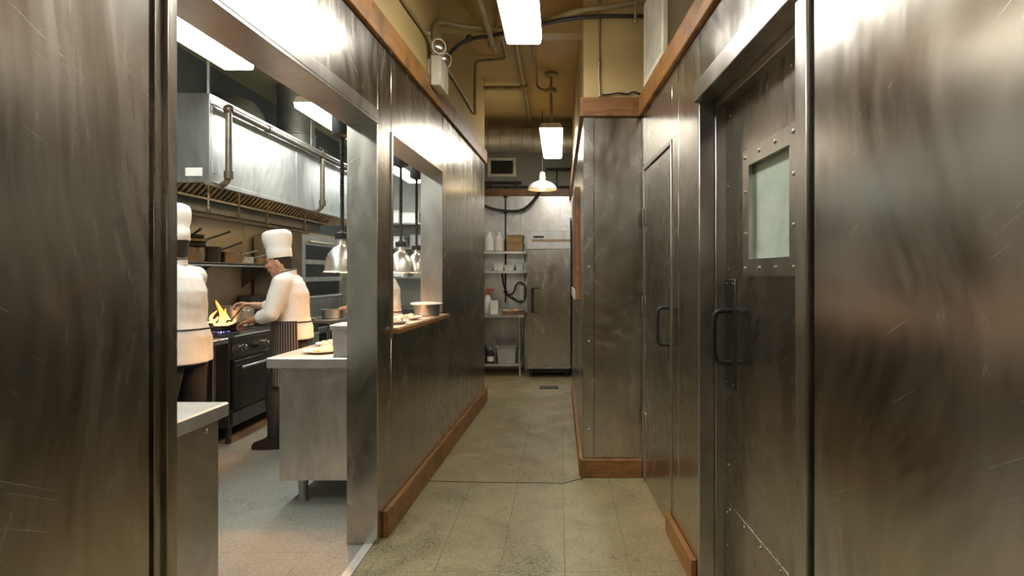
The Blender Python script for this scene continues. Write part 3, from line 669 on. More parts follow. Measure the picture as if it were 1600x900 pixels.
b = MB(); b.box(px(290, 270, HY0).x, px(316, 270, HY0).x, HY0-.004, HY0, px(0, 275, HY0).z, px(0, 262, HY0).z); b.build('paper_label', 'paper', t)
b = MB(); b.box(HX, HX+.004, 4.56, 4.62, 2.3, 2.38); b.build('notice_plate', 'hood_steel', t)
for y in (5.0, 6.9):
    b = MB(); b.cyl((HX-.06, y-.4, 2.92), (HX-.06, y-.4, ZC), .012, n=8); b.build('hanger', 'galv', t)
# pipe on hood
PX = HX+.07
t = thing('gas_pipe', 'dark threaded pipe with elbows along the front of the hood', 'pipe', (PX, 5.5, 2.8))
def zp(y): return 2.83
b = MB(); b.cyl((PX, 4.66, 2.83), (PX, 8.6, 2.83), .028)
for y in (5.3, 6.5, 7.2): b.lathe([(.036, -.03), (.036, .03)], (PX, y, 2.83), 14, True, (0, 1, 0))
b.ball((PX, 4.66, 2.83), .042); b.build('pipe_run', 'pipe', t)
for y in (4.66, 6.5):
    b = MB(); b.cyl((PX, y, 2.83), (PX, y, 2.27), .026); b.lathe([(.036, 2.27), (.036, 2.33)], (PX, y, 0), 14); b.tube([(PX, y, 2.28), (PX-.02, y, 2.235), (PX-.06, y, 2.215)], .024, 10, 1); b.build('drop_pipe', 'pipe', t)
b = MB(); b.cyl((PX, 6.5, 2.86), (PX, 6.5, 2.9), .014, n=8); b.box(PX-.012, PX+.012, 6.43, 6.62, 2.9, 2.912); b.build('valve_lever', 'pipe', t, bevel=.003)
for i, (y, xx, z0) in enumerate(((4.75, -2.9, 2.24), (5.2, -2.9, 2.24), (5.75, -2.92, 2.24), (6.55, -2.9, 2.24))):
    t = thing('spray_nozzle', ('thin copper nozzle hanging under the hood, first from the elbow pipe', 'thin copper nozzle hanging under the hood, second from the elbow pipe', 'thin copper nozzle hanging under the hood, above the chef', 'thin copper nozzle hanging under the hood beside the second drop pipe')[i], 'nozzle', (xx, y, z0), 'fire nozzles under the hood')
    b = MB(); b.cyl((xx, y, 2.895), (xx, y, 2.02), .009, n=8); b.build('stem', 'copper', t)
    b = MB(); b.lathe([(.016, 2.05), (.018, 2.03), (.012, 1.985), (.005, 1.98)], (xx, y, 0), 10); b.build('tip', 'copper', t)
# ducts above hood
t = thing('exhaust_duct', 'fat elbow duct with a band rising from the hood beside the lamp', 'duct', (-3.42, 6.16, 2.92))
b = MB(); b.tube([(-3.74, 6.34, 3.19), (-3.56, 6.30, 3.19), (-3.44, 6.22, 3.17), (-3.42, 6.17, 3.06), (-3.42, 6.16, 2.915)], .235, 24, 2); b.build('duct_tube', 'galv', t)
for z in (2.97, 3.06):
    b = MB(); b.tube([(-3.42+.243*math.cos(a), 6.165+.243*math.sin(a), z) for a in [math.radians(q) for q in range(0, 361, 15)]], .010, 6); b.build('band', 'galv', t)
t = thing('exhaust_duct', 'upright round duct above the middle of the hood', 'duct', (-3.2, 7.0, 2.92))
b = MB(); b.lathe([(.22, 2.92), (.22, 3.16), (.228, 3.165), (.228, 3.19), (.21, 3.2), (.21, ZC)], (-3.2, 6.98, 0), 32); b.build('duct_tube', 'galv', t)

fluo('fluorescent_light', 'kitchen fluorescent light nearest the opening, above the hood end', -2.31, 2.92, 4.15, 2.965, .235, 'tube_k', 'kitchen fluorescent lights')
fluo('fluorescent_light', 'second kitchen fluorescent light, beside the upright duct', -2.28, 5.15, 6.35, 2.985, .215, 'tube_k', 'kitchen fluorescent lights')
fluo('fluorescent_light', 'kitchen fluorescent light seen deep through the pass window', -2.38, 8.25, 9.45, 2.99, .22, 'tube_k', 'kitchen fluorescent lights')
fluo('fluorescent_light', 'kitchen fluorescent light over the near counter, hidden by the partition', -2.31, .7, 1.93, 2.965, .235, 'tube_k', 'kitchen fluorescent lights')

# wall shelf with pans
t = thing('pan_shelf', 'long steel wall shelf holding pans under the hood', 'shelf', (-3.6, 5.6, 1.6))
b = MB(); b.box(-3.76, -3.40, 4.3, 6.95, 1.592, 1.612); b.box(-3.415, -3.40, 4.3, 6.95, 1.575, 1.615); b.build('board', 'kit_steel', t, bevel=.003)
for y in (4.6, 5.7, 6.8):
    b = MB(); b.prism([(-3.76, 1.59), (-3.45, 1.59), (-3.76, 1.33)], lambda a, c, h: Vector((a, y+h, c)), 0, .015); b.build('bracket', 'dark_steel', t)
def pan(name, label, cat, c, r, h, hd, hl, mat, hm='iron', rise=.35, grp=None, fill=None):
    """round pan with a riveted long handle"""
    c = Vector(c); t = thing(name, label, cat, c, grp); w = .004
    b = MB(); b.lathe([(r*.88, 0), (r*.95, .006), (r, h*.5), (r, h), (r+.005, h+.003), (r-w, h), (r-w, h*.5), (r*.86, w+.004)], c, 32); b.build('body', mat, t)
    if hl:
        d = Vector((hd[0], hd[1], 0)).normalized(); p0 = c+d*(r-.006)+Vector((0, 0, h*.75)); p1 = p0+d*hl+Vector((0, 0, hl*rise))
        b = MB(); b.tube([p0, p0.lerp(p1, .15)+Vector((0, 0, .006)), p0.lerp(p1, .6), p1], [.012, .009, .010, .012], 8, 1); b.build('handle', hm, t)
    return t
zs = 1.616
pan('stock_pot', 'dark pot on the pan shelf under the stacked frying pans', 'pot', (-3.56, 5.50, zs), .15, .135, (0, 1), 0, 'copper')
pan('frying_pan', 'frying pan in the stack on the shelf, lowest above the dark pot', 'pan', (-3.56, 5.50, zs+.139), .155, .04, (.55, -.8), .22, 'pan_dark', 'iron', .1, 'stacked frying pans')
pan('frying_pan', 'frying pan in the stack on the shelf, second one up', 'pan', (-3.555, 5.52, zs+.183), .15, .035, (.5, .86), .25, 'copper', 'iron', .42, 'stacked frying pans')
pan('frying_pan', 'frying pan topmost of the stack on the shelf', 'pan', (-3.56, 5.50, zs+.222), .14, .035, (.75, -.6), .2, 'pan_dark', 'iron', .25, 'stacked frying pans')
pan('saucepan', 'dark saucepan with raised handle just beyond the stacked pans', 'pan', (-3.57, 5.84, zs), .12, .155, (.45, .9), .25, 'pan_dark', 'iron', .42)
pan('saucepan', 'bright saucepan in the middle of the pan shelf', 'pan', (-3.55, 6.15, zs), .13, .115, (.35, .93), .25, 'copper', 'chrome', .25)
pan('saucepan', 'small pale saucepan on the pan shelf near the chef', 'pan', (-3.54, 6.44, zs), .11, .07, (.35, .93), .2, 'chrome', 'chrome', .3)
pan('saucepan', 'low saucepan at the end of the pan shelf behind the chef hat', 'pan', (-3.54, 6.75, zs), .11, .07, (-.3, -.93), 0, 'copper', 'iron', .3)
pan('stock_pot', 'copper toned pot at the near end of the pan shelf', 'pot', (-3.56, 5.17, zs), .13, .09, (0, 1), 0, 'copper')

# range
RX = -2.87
t = thing('range_cooker', 'black steel gas range with oven where the chef cooks', 'cooker', (-3.25, 5.75, 0))
RY0, RY1 = 5.03, 6.6
b = MB(); b.box(-3.70, RX-.02, RY0, RY1, .15, .93); b.box(-3.70, RX+.03, RY0, RY1, .92, .955); b.build('body', 'dark_steel', t, bevel=.004)
b = MB(); b.box(RX-.02, RX+.015, RY0, RY1, .76, .92); b.build('control_panel', 'dark_steel', t, bevel=.004)
for k in range(7):
    y = RY0+.14+k*.2
    b = MB(); b.lathe([(.03, 0), (.03, .01), (.022, .014), (.020, .04), (.016, .044)], (RX+.015, y, .84), 16, True, (1, 0, 0)); b.build('knob', 'chrome' if k % 2 == 0 else 'black_plastic', t)
for y0, y1 in ((RY0+.03, 5.80), (5.83, RY1-.03)):
    b = MB(); b.box(RX-.02, RX+.012, y0, y1, .30, .735); d = b.build('oven_door', 'black_steel', t, bevel=.006)
    b = MB(); b.cyl((RX+.045, y0+.06, .67), (RX+.045, y1-.06, .67), .013, n=12)
    for y in (y0+.09, y1-.09): b.box(RX+.01, RX+.045, y-.02, y+.02, .66, .68)
    b.build('handle', 'chrome', d, bevel=.002)
b = MB(); b.box(RX-.02, RX+.006, RY0+.02, RY1-.02, .17, .28); b.build('kick_drawer', 'dark_steel', t, bevel=.004)
for x in (-3.6, RX-.06):
    for y in (RY0+.06, RY1-.06):
        b = MB(); b.cyl((x, y, 0), (x, y, .16), .022, .028, 12); b.build('leg', 'iron', t)
for i, (y, x) in enumerate(((5.25, -3.09), (5.7, -3.2), (6.2, -3.12), (5.3, -3.5), (5.75, -3.52))):
    b = MB()
    for k in range(6):
        a = k*PI/3; b.box(-.006, .006, .03, .15, .0, .018, lambda u, v, w: Vector((x+u*math.cos(a)-v*math.sin(a), y+u*math.sin(a)+v*math.cos(a), .962+w)))
    b.tube([(x+.15*math.cos(q), y+.15*math.sin(q), .966) for q in [math.radians(g) for g in range(0, 361, 20)]], .008, 6); b.lathe([(.05, .955), (.05, .97), (.03, .976)], (x, y, 0), 16)
    g = b.build('burner_grate', 'iron', t)
    if i < 1:
        b = MB()
        for k in range(12): a = k*PI/6; b.cyl((x+.05*math.cos(a), y+.05*math.sin(a), .972), (x+.085*math.cos(a), y+.085*math.sin(a), .982), .009, .002, 6)
        b.build('burner_flame', 'blue_flame', g)
# side table on the near side of the range
t = thing('side_table', 'steel work table next to the gas range', 'table', (-3.3, 4.2, 0))
b = MB(); b.box(-3.72, -2.87, 3.2, 4.99, .90, .945); b.build('tabletop', 'kit_steel', t, bevel=.005)
for x in (-3.65, -2.93):
    for y in (3.28, 4.86):
        b = MB(); b.cyl((x, y, 0), (x, y, .9), .022, n=12); b.lathe([(.03, 0), (.03, .03), (.022, .04)], (x, y, 0), 12); b.build('leg', 'chrome', t)
b = MB(); b.box(-3.7, -2.95, 3.25, 4.9, .2, .22); b.build('undershelf', 'dark_steel', t, bevel=.003)

pan('frying_pan', 'black frying pan flaming on the gas range', 'pan', (-3.09, 5.25, .985), .145, .05, (.40, -.30), .34, 'pan_dark', 'iron', .22)
b = MB(); random.seed(3)
fc = Vector((-3.09, 5.25, 1.01))
for (dx, dy, h, r) in ((-.015, 0, .26, .030), (.05, -.02, .13, .024), (-.075, .03, .16, .022), (.02, .06, .18, .022), (-.045, -.05, .11, .022), (.09, .01, .055, .022), (-.105, -.01, .07, .02), (.06, .05, .08, .022), (.0, -.07, .06, .026)):
    pts, rr = [], []
    for i in range(9):
        q = i/8; pts.append(fc+Vector((dx+.030*math.sin(q*5+dx*60), dy+.026*math.cos(q*4+dy*70), q*h))); rr.append(r*(.55+1.1*q)*(1-q)**.8+.0015)
    b.tube(pts, rr, 12, 0)
tag(b.build('flame', 'flame', None, remesh=.005, sm=2), 'tall orange flame leaping from the black frying pan', 'flame')
t = pan('cooking_pot', 'deep shiny pot on the range behind the flame', 'pot', (-3.2, 5.72, .982), .145, .20, (0, 1), 0, 'lamp_metal')
for s in (-1, 1):
    b = MB(); u = Vector((.43, .9, 0))*0+Vector((.87, -.5, 0)); c0 = Vector((-3.2, 5.72, 1.14)); v = Vector((.5, .87, 0))
    b.tube([c0+u*s*.143-v*.045, c0+u*s*.18-v*.04, c0+u*s*.18+v*.04, c0+u*s*.143+v*.045], .008, 8, 2); b.build('side_handle', 'chrome', t)

# deck oven further down the line
t = thing('deck_oven', 'steel deck oven with dark open slots behind the chef', 'oven', (-3.4, 7.6, 0))
OX = -3.13
b = MB(); b.box(-3.72, OX-.12, 7.0, 8.3, .1, 1.98)
for z0, z1 in ((1.86, 1.98), (1.62, 1.68), (1.40, 1.46), (.95, 1.22), (.1, .5), (.72, .8)): b.box(OX-.14, OX-.004, 7.03, 8.27, z0, z1)
b.box(OX-.14, OX, 7.0, 7.09, .1, 1.98); b.box(OX-.14, OX, 8.21, 8.3, .1, 1.98); b.build('body', 'kit_steel', t, bevel=.004)
for z0, z1 in ((1.68, 1.86), (1.46, 1.62), (1.22, 1.40), (.5, .72), (.8, .95)):
    b = MB(); b.box(OX-.10, OX-.02, 7.09, 8.21, z0, z1); d = b.build('oven_slot', 'black_steel', t, bevel=.002)
for z in (1.90, 1.20):
    b = MB(); b.cyl((OX+.04, 7.12, z), (OX+.04, 8.18, z), .014, n=10)
    for y in (7.2, 8.1): b.box(OX, OX+.04, y-.012, y+.012, z-.01, z+.01)
    b.build('rail', 'chrome', t)
for x in (-3.66, OX-.06):
    for y in (7.06, 8.24): b = MB(); b.cyl((x, y, 0), (x, y, .11), .025, n=10); b.build('leg', 'iron', t)
t = thing('fryer', 'steel cabinet fryer between the range and the deck oven', 'fryer', (-3.3, 6.8, 0))
b = MB(); b.box(-3.70, -2.92, 6.63, 6.97, .1, .95); b.box(-3.70, -3.55, 6.63, 6.97, .95, 1.25); b.build('body', 'dark_steel', t, bevel=.005)
b = MB(); b.box(-2.92, -2.905, 6.65, 6.95, .2, .8); d = b.build('door', 'kit_steel', t, bevel=.003)
b = MB(); b.cyl((-2.88, 6.69, .55), (-2.88, 6.69, .75), .01, n=8); b.box(-2.905, -2.88, 6.68, 6.70, .56, .58); b.box(-2.905, -2.88, 6.68, 6.70, .72, .74); b.build('handle', 'chrome', d)
# counter with pots behind, at the end of the line
t = thing('back_counter', 'dark back counter with an overshelf deep in the kitchen', 'counter', (-2.9, 9.0, 0))
b = MB(); b.box(-3.7, -2.55, 8.5, 9.4, .88, .93); b.box(-3.65, -2.6, 8.55, 9.35, 0, .88); b.build('body', 'dark_steel', t, bevel=.004)
b = MB(); b.box(-3.7, -2.6, 8.9, 9.4, 1.42, 1.45)
for x in (-3.6, -2.65): b.cyl((x, 9.2, .93), (x, 9.2, 1.42), .02, n=10)
b.build('overshelf', 'kit_steel', t, bevel=.003)
pan('stock_pot', 'grey stock pot on the dark back counter', 'pot', (-2.85, 8.75, .932), .17, .28, (0, 1), 0, 'kit_steel')
crate('steam_pan', 'steel food pan on the overshelf of the back counter', 'pan', -3.0, 9.1, 1.452, .5, .3, .16, 'kit_steel')

# rack seen through the pass window
t = thing('storage_rack', 'steel storage rack with white boxes seen through the pass window', 'rack', (-2.5, 10.2, 0))
for z in (.35, .9, 1.45, 1.95, 2.38):
    b = MB(); b.box(-3.3, -1.65, 9.9, 10.45, z-.03, z); b.build('shelf_board', 'kit_steel', t, bevel=.003)
for x in (-3.28, -1.67):
    for y in (9.92, 10.43): b = MB(); b.cyl((x, y, 0), (x, y, 2.6), .018, n=10); b.build('upright', 'chrome', t)
bi = 0
for z, xs in ((2.38, ((-2.95, .3, .22), (-2.6, .3, .18), (-2.28, .14, .42), (-1.95, .3, .3))), (1.95, ((-2.9, .35, .2), (-2.45, .3, .24), (-2.05, .3, .2))), (1.45, ((-2.85, .3, .25), (-2.4, .28, .3), (-2.0, .3, .28)))):
    for x, w, h in xs:
        nm = {2.38: 'top', 1.95: 'second', 1.45: 'middle'}[z]
        k = [q[0] for q in xs].index(x); cnt = ('first', 'second', 'third', 'fourth')[k]
        crate('storage_box', 'pale storage box on the %s shelf of the rack, %s from the hood side' % (nm, cnt), 'box', x, 10.15, z+.001, w, .36, h, ('paper', 'white_plastic', 'kit_steel')[bi % 3], 'boxes on the storage rack', None, True, .97); bi += 1

# near counter at the bottom left of the opening
t = thing('near_counter', 'steel counter end just inside the opening, nearest the viewer', 'counter', (-1.9, 1.6, 0))
b = MB(); b.box(-2.3, -1.475, .3, 2.57, .868, .93); b.build('worktop', 'worktop', t, bevel=.006)
b = MB(); b.box(-2.25, -1.50, .35, 2.53, .14, .868); b.lathe([(.012, 0), (.012, .004), (.004, .009)], (-1.50, 2.44, .835), 12, True, (1, 0, 0)); b.build('cabinet', 'trim_steel', t, bevel=.004)
for x in (-2.2, -1.55):
    for y in (.42, 2.46): b = MB(); b.cyl((x, y, 0), (x, y, .15), .022, .03, 12); b.build('leg', 'galv', t)
t = thing('tongs', 'steel tongs on the near counter', 'tongs', (-1.9, 2.4, .93))
b = MB(); b.tube([(-1.86, 2.30, .938), (-1.84, 2.40, .945), (-1.76, 2.52, .938)], .006, 8, 1); b.tube([(-1.86, 2.30, .938), (-1.88, 2.42, .945), (-1.83, 2.53, .938)], .006, 8, 1); b.build('arms', 'chrome', t)

# pass counter behind the pillar
t = thing('pass_counter', 'steel pass counter with round legs behind the partition pillar', 'counter', (-1.55, 4.8, 0))
PY0, PY1, PXL = 3.66, 6.0, -1.868
b = MB(); b.box(PXL, -1.22, PY0, PY1, .90, .965); b.build('worktop', 'worktop', t, bevel=.006)
b = MB(); b.box(PXL+.055, -1.24, PY0+.06, PY1-.06, .165, .90); b.lathe([(.01, 0), (.01, .004), (.004, .008)], (PXL+.09, PY0+.06, .88), 12, True, (0, -1, 0)); b.build('cabinet', 'kit_steel', t, bevel=.004)
for x in (PXL+.17, -1.33):
    for y in (PY0+.15, PY1-.15): b = MB(); b.lathe([(.026, 0), (.03, .01), (.024, .04), (.026, .06), (.034, .15), (.034, .166)], (x, y, 0), 18); b.build('leg', 'galv', t)
def plate(label, x, y, z, r, food=True):
    t = thing('plate', label, 'plate', (x, y, z), 'plates on the pass counter')
    b = MB(); b.lathe([(r*.6, 0), (r*.66, .004), (r*.98, .018), (r, .021), (r*.97, .021), (r*.66, .009), (0, .008)], (x, y, z), 32); b.build('dish', 'porcelain', t)
    if food:
        b = MB(); random.seed(int(abs(x*y)*1000))
        for k in range(7): b.ball((x+random.uniform(-.5, .5)*r, y+random.uniform(-.5, .5)*r, z+.022), random.uniform(.018, .03), (1, 1, .7), n=6)
        b.build('portion', 'food', t)
    return t
plate('white plate of food at the front of the pass counter', -1.62, 3.92, .966, .125)
plate('white plate of food behind the front one on the pass counter', -1.70, 4.32, .966, .125)
plate('white plate near the middle of the pass counter', -1.66, 4.72, .966, .125)
plate('white plate at the pillar side of the pass counter', -1.38, 4.05, .966, .11)
plate('white plate farthest along the pass counter', -1.64, 5.15, .966, .125)
crate('food_pan', 'grey metal container standing on the pass counter by the pillar', 'pan', -1.385, 3.80, .966, .18, .17, .19, 'grey_plastic', None, 'white_plastic', True, .9)
t = thing('napkin', 'folded white cloth on the edge of the pass counter', 'cloth', (-1.78, 3.98, .966))
b = MB(); b.box(-1.84, -1.74, 4.5, 4.65, .966, .975); b.build('cloth', 'jacket', t, bevel=.003)

# pass ledge in the window and what stands on it
t = thing('pass_ledge', 'wooden edged pass ledge in the window', 'ledge', Lm(4.05, .05, 1.14))
b = MB(); b.box(3.44, 4.78, -.045, -.010, 1.142, 1.172, lambda s, o, z: Lm(s, o, z)); b.box(3.44, 4.68, -.010, .20, 1.142, 1.172, lambda s, o, z: Lm(s, o, z)); b.build('board', 'wood', t, bevel=.004)
b = MB(); b.box(3.45, 4.68, -.03, .19, 1.172, 1.178, lambda s, o, z: Lm(s, o, z)); b.build('laminate_top', 'laminate', t, bevel=.001)
c = Lm(4.44, .06, 1.179)
t = thing('casserole_dish', 'round steel dish with flat lid on the pass ledge', 'dish', c)
b = MB(); b.lathe([(.085, 0), (.095, .004), (.10, .085), (.104, .088)], c, 32); b.build('body', 'kit_steel', t)
b = MB(); b.lathe([(.122, .088), (.125, .094), (.12, .1), (.04, .106)], c, 32); b.build('lid', 'porcelain', t)
for (s, o, l) in ((3.72, .08, 'white plate on the pass ledge at the pillar end'), (4.05, .09, 'white plate on the pass ledge beside the round dish')):
    c = Lm(s, o, 1.179); tt = plate(l, c.x, c.y, c.z, .10); tt['group'] = 'plates on the pass ledge'

# heat lamps on a rail
t = thing('lamp_rail', 'black overhead rail from which the heat lamps hang', 'rail', (-1.4, 4.7, 2.56))
b = MB(); b.box(-1.46, -1.34, 3.5, 6.0, 2.555, 2.60); b.build('bar', 'black_steel', t, bevel=.003)
for y in (3.7, 5.8): b = MB(); b.cyl((-1.4, y, 2.6), (-1.4, y, ZC), .012, n=8); b.build('hanger', 'black_steel', t)
def heat_lamp(label, x, y):
    c = Vector((x, y, 1.51)); t = thing('heat_lamp', label, 'lamp', c, 'heat lamps over the pass')
    b = MB(); b.lathe([(.118, 0), (.120, .004), (.112, .010), (.110, .03), (.104, .08), (.088, .125), (.058, .16), (.042, .175), (.038, .185), (.038, .225), (.034, .225), (.034, .18), (.054, .155), (.082, .122), (.099, .08), (.105, .03), (.108, .01)], c, 36, False); b.build('shade', 'lamp_metal', t)
    b = MB(); b.lathe([(.045, .222), (.045, .262), (.02, .268), (.014, .28)], c, 22); b.build('collar', 'black_plastic', t)
    b = MB(); b.ball(c+Vector((0, 0, .085)), .052, (1, 1, 1.1)); b.build('bulb', 'heat_bulb', t)
    pr = []
    z = .27
    while z < .95:
        k = .5 if z < .5 else 1
        pr += [(.011, z), (.011+.005*k, z+.004), (.011+.005*k, z+.008), (.011, z+.012)]; z += .014
    b = MB(); b.lathe(pr, c, 12); b.build('coil_cord', 'black_plastic', t)
    b = MB(); b.lathe([(.03, .90), (.062, .915), (.066, .94), (.066, 1.045)], c, 20); b.build('ceiling_cup', 'black_plastic', t)
heat_lamp('steel heat lamp beside the pillar in the big opening', -1.46, 3.86)
heat_lamp('larger steel heat lamp in the pass window', -1.36, 4.92)
heat_lamp('smaller steel heat lamp farther back in the pass window', -1.385, 5.56)

# ================================================================== PEOPLE
def finger(b, p, d, up, lens, r):
    """curled finger: d direction, up = curl direction"""
    pts = [Vector(p)]; a = 0
    for k, l in enumerate(lens):
        a += (.35, .75, .7)[k]
        pts.append(pts[-1]+(d*math.cos(a)+up*math.sin(a))*l)
    for k in range(3): b.cap2(pts[k], r*(1-.08*k), pts[k+1], r*(1-.08*(k+1)), 8)
def hand(b, wrist, d, palm_n, side):
    """d: forearm direction, palm_n: where the palm faces, side: +1 thumb on d x palm_n side"""
    d = d.normalized(); palm_n = (palm_n-d*palm_n.dot(d)).normalized(); s = d.cross(palm_n)*side
    for k in range(4):
        q = (-.030+.02*k); b.cap2(wrist+d*.01+s*q*.55, .015, wrist+d*.085+s*q, .0125, 8)
    for k, (q, ln) in enumerate(((-.031, .8), (-.011, .95), (.010, 1.0), (.030, .92))):
        finger(b, wrist+d*.088+s*q, d, palm_n, [.042*ln, .028*ln, .022*ln], .0095)
    b.cap2(wrist+d*.02+s*.022, .014, wrist+d*.055+s*.045+palm_n*.012, .012, 8); b.cap2(wrist+d*.055+s*.045+palm_n*.012, .0115, wrist+d*.078+s*.035+palm_n*.04, .010, 8)

def person(label, loc, face, J, hat=True, sc=1.0, sleeve=.45, apron_z=.55):
    """J: joints in (forward, left, up) metres"""
    f = Vector((face[0], face[1], 0)).normalized(); l = Vector((-f.y, f.x, 0)); o = Vector((loc[0], loc[1], 0))
    P = lambda q: o+(f*q[0]+l*q[1]+Vector((0, 0, q[2])))*sc
    D = lambda q: f*q[0]+l*q[1]+Vector((0, 0, q[2]))
    rot = Matrix((f, l, Vector((0, 0, 1)))).transposed().to_4x4()
    t = thing('person', label, 'person', loc)
    def ell(c, a, bb, n=28): return [P((c[0]+a*math.cos(2*PI*k/n), c[1]+bb*math.sin(2*PI*k/n), c[2])) for k in range(n)]
    H = Vector(J['head']); tilt = J.get('tilt', .25)
    hr = rot @ Matrix.Rotation(tilt, 4, 'Y')
    hp = lambda q: P(H)+(hr @ Vector(q))*sc
    # --- body
    b = MB()
    b.ball(P(H), .1, (.95*sc, .76*sc, 1.1*sc), hr, 14)
    b.ball(hp((.035, 0, -.055)), .068, (.9*sc, .78*sc, .95*sc), hr, 12)
    b.ball(hp((.060, 0, -.103)), .026, (1.0*sc, 1.0*sc, .8*sc), hr, 8)
    b.ball(hp((.085, 0, .028)), .03, (.5*sc, 1.7*sc, .5*sc), hr, 8)
    b.cap2(hp((.092, 0, .012)), .009*sc, hp((.107, 0, -.028)), .013*sc, 8)
    for s in (-1, 1):
        b.ball(hp((.101, s*.012, -.030)), .009*sc, n=6)
        b.ball(hp((.06, s*.045, -.022)), .03, (.9*sc, .8*sc, .8*sc), hr, 8)
        b.ball(hp((-.005, s*.078, -.012)), .03, (.62*sc, .3*sc, 1.05*sc), hr, 8)
    b.ball(hp((.094, 0, -.057)), .018, (.7*sc, 1.2*sc, .38*sc), hr, 8); b.ball(hp((.091, 0, -.068)), .017, (.7*sc, 1.1*sc, .4*sc), hr, 8)
    nk = Vector(J['neck']); b.cap2(P(nk-Vector((.01, 0, .04))), .062*sc, P(H+Vector((-.02, 0, -.06))), .055*sc)
    pv, ch = Vector(J['pelvis']), Vector(J['chest'])
    b.rings([ell(pv+Vector((0, 0, -.1)), .08, .12), ell(pv, .095, .14), ell(pv.lerp(ch, .5), .085, .125), ell(ch, .10, .15), ell(nk+Vector((-.01, 0, -.08)), .075, .13), ell(nk, .055, .07)])
    for sd in ('l', 'r'):
        sh, el, wr = (Vector(J[sd+k]) for k in ('sh', 'el', 'wr'))
        b.cap2(P(ch), .07*sc, P(sh), .055*sc); b.cap2(P(sh), .052*sc, P(el), .041*sc); b.cap2(P(el), .043*sc, P(el.lerp(wr, .35)), .044*sc); b.cap2(P(el.lerp(wr, .35)), .044*sc, P(wr), .027*sc)
        hd = D(wr-el).normalized() if sd+'hd' not in J else D(Vector(J[sd+'hd'])).normalized()
        hand(b, P(wr), hd, D(Vector(J.get(sd+'pn', (0, 0, -1)))), J.get(sd+'th', 1))
        hp_, kn, an = (Vector(J[sd+k]) for k in ('hip', 'kn', 'an'))
        b.cap2(P(hp_), .075*sc, P(kn), .052*sc); b.cap2(P(kn), .052*sc, P(an), .036*sc); b.cap2(P(an+Vector((0, 0, -.02))), .034*sc, P(an+Vector((.13, 0, -.045))), .028*sc)
    b.build('body', 'skin', t, remesh=.0055, sm=3, smf=.4)
    for s in (-1, 1):
        b = MB(); b.ball(hp((.0835, s*.031, .004)), .0075*sc, n=8); b.build('eye', 'eye', t)
    # --- hair, shell over the back and sides of the skull below the hat
    b = MB(); b.ball(hp((-.018, 0, .022)), .1, (.90*sc, .79*sc, 1.0*sc), hr, 14); b.ball(hp((-.052, 0, -.03)), .055, (.85*sc, 1.1*sc, 1.0*sc), hr, 10)
    for s in (-1, 1): b.ball(hp((.006, s*.070, .022)), .018, (.6*sc, .4*sc, 1.3*sc), hr, 8)
    b.build('hair', 'hair', t, remesh=.007, sm=2)
    # --- hat
    if hat:
        b = MB(); n = 36
        pr = [(.098, .035), (.101, .038), (.102, .11), (.099, .115), (.108, .15), (.117, .20), (.118, .235), (.108, .262), (.08, .278), (.03, .285)]
        rs = []
        for r, z in pr:
            rs.append([hp((-.012+r*1.02*math.cos(2*PI*k/n)*(1+(.02*(k % 2) if z > .115 else 0)), r*.95*math.sin(2*PI*k/n)*(1+(.02*(k % 2) if z > .115 else 0)), z)) for k in range(n)])
        b.rings(rs); b.build('chef_hat', 'hat', t, ang=60)
    # --- jacket
    b = MB()
    hem = J.get('hem', .9)
    b.rings([ell((pv[0]-.01, pv[1], hem), .155, .205), ell((pv[0]-.01, pv[1], pv[2]+.04), .150, .195), ell((pv[0]*.6+ch[0]*.4, 0, pv[2]*.6+ch[2]*.4), .14, .185),
             ell(ch, .145, .20), ell(ch.lerp(nk, .55)+Vector((-.005, 0, 0)), .125, .185), ell(nk+Vector((-.012, 0, -.035)), .088, .12), ell(nk+Vector((-.008, 0, .0)), .070, .075)])
    for sd in ('l', 'r'):
        sh, el, wr = (Vector(J[sd+k]) for k in ('sh', 'el', 'wr'))
        b.cap2(P(ch.lerp(nk, .6)), .09*sc, P(sh), .078*sc); b.cap2(P(sh), .080*sc, P(el), .066*sc)
        b.cap2(P(el), .066*sc, P(el.lerp(wr, sleeve)), .057*sc)
        q = el.lerp(wr, sleeve); b.cap2(P(q-(wr-el)*.06), .060*sc, P(q), .060*sc)
    b.build('jacket', 'jacket', t, remesh=.010, sm=4, fold=.0075)
    b = MB(); cn = nk+Vector((-.01, 0, .012))
    b.rings([[P((cn[0]+(.066+.004*w)*math.cos(2*PI*k/24), (.065+.004*w)*math.sin(2*PI*k/24), cn[2]+zz-.018*math.cos(2*PI*k/24))) for k in range(24)] for w, zz in ((0, -.03), (1, -.03), (1, .018), (0, .018))], False, True)
    b.build('collar', 'jacket', t, ang=60)
    b = MB(); b.tube([P((cn[0]+.071*math.cos(2*PI*k/24), .070*math.sin(2*PI*k/24), cn[2]+.012-.018*math.cos(2*PI*k/24))) for k in range(25)], .004, 6); b.build('neck_strap', 'trousers', t)
    # --- trousers and shoes
    b = MB()
    b.rings([ell(pv+Vector((0, 0, -.14)), .10, .15), ell(pv, .125, .175), ell(pv+Vector((0, 0, .06)), .12, .165)])
    for sd in ('l', 'r'):
        hp_, kn, an = (Vector(J[sd+k]) for k in ('hip', 'kn', 'an'))
        b.cap2(P(hp_), .10*sc, P(kn), .075*sc); b.cap2(P(kn), .075*sc, P(an+Vector((0, 0, .03))), .062*sc)
    b.build('trousers', 'trousers', t, remesh=.012, sm=4, fold=.006)
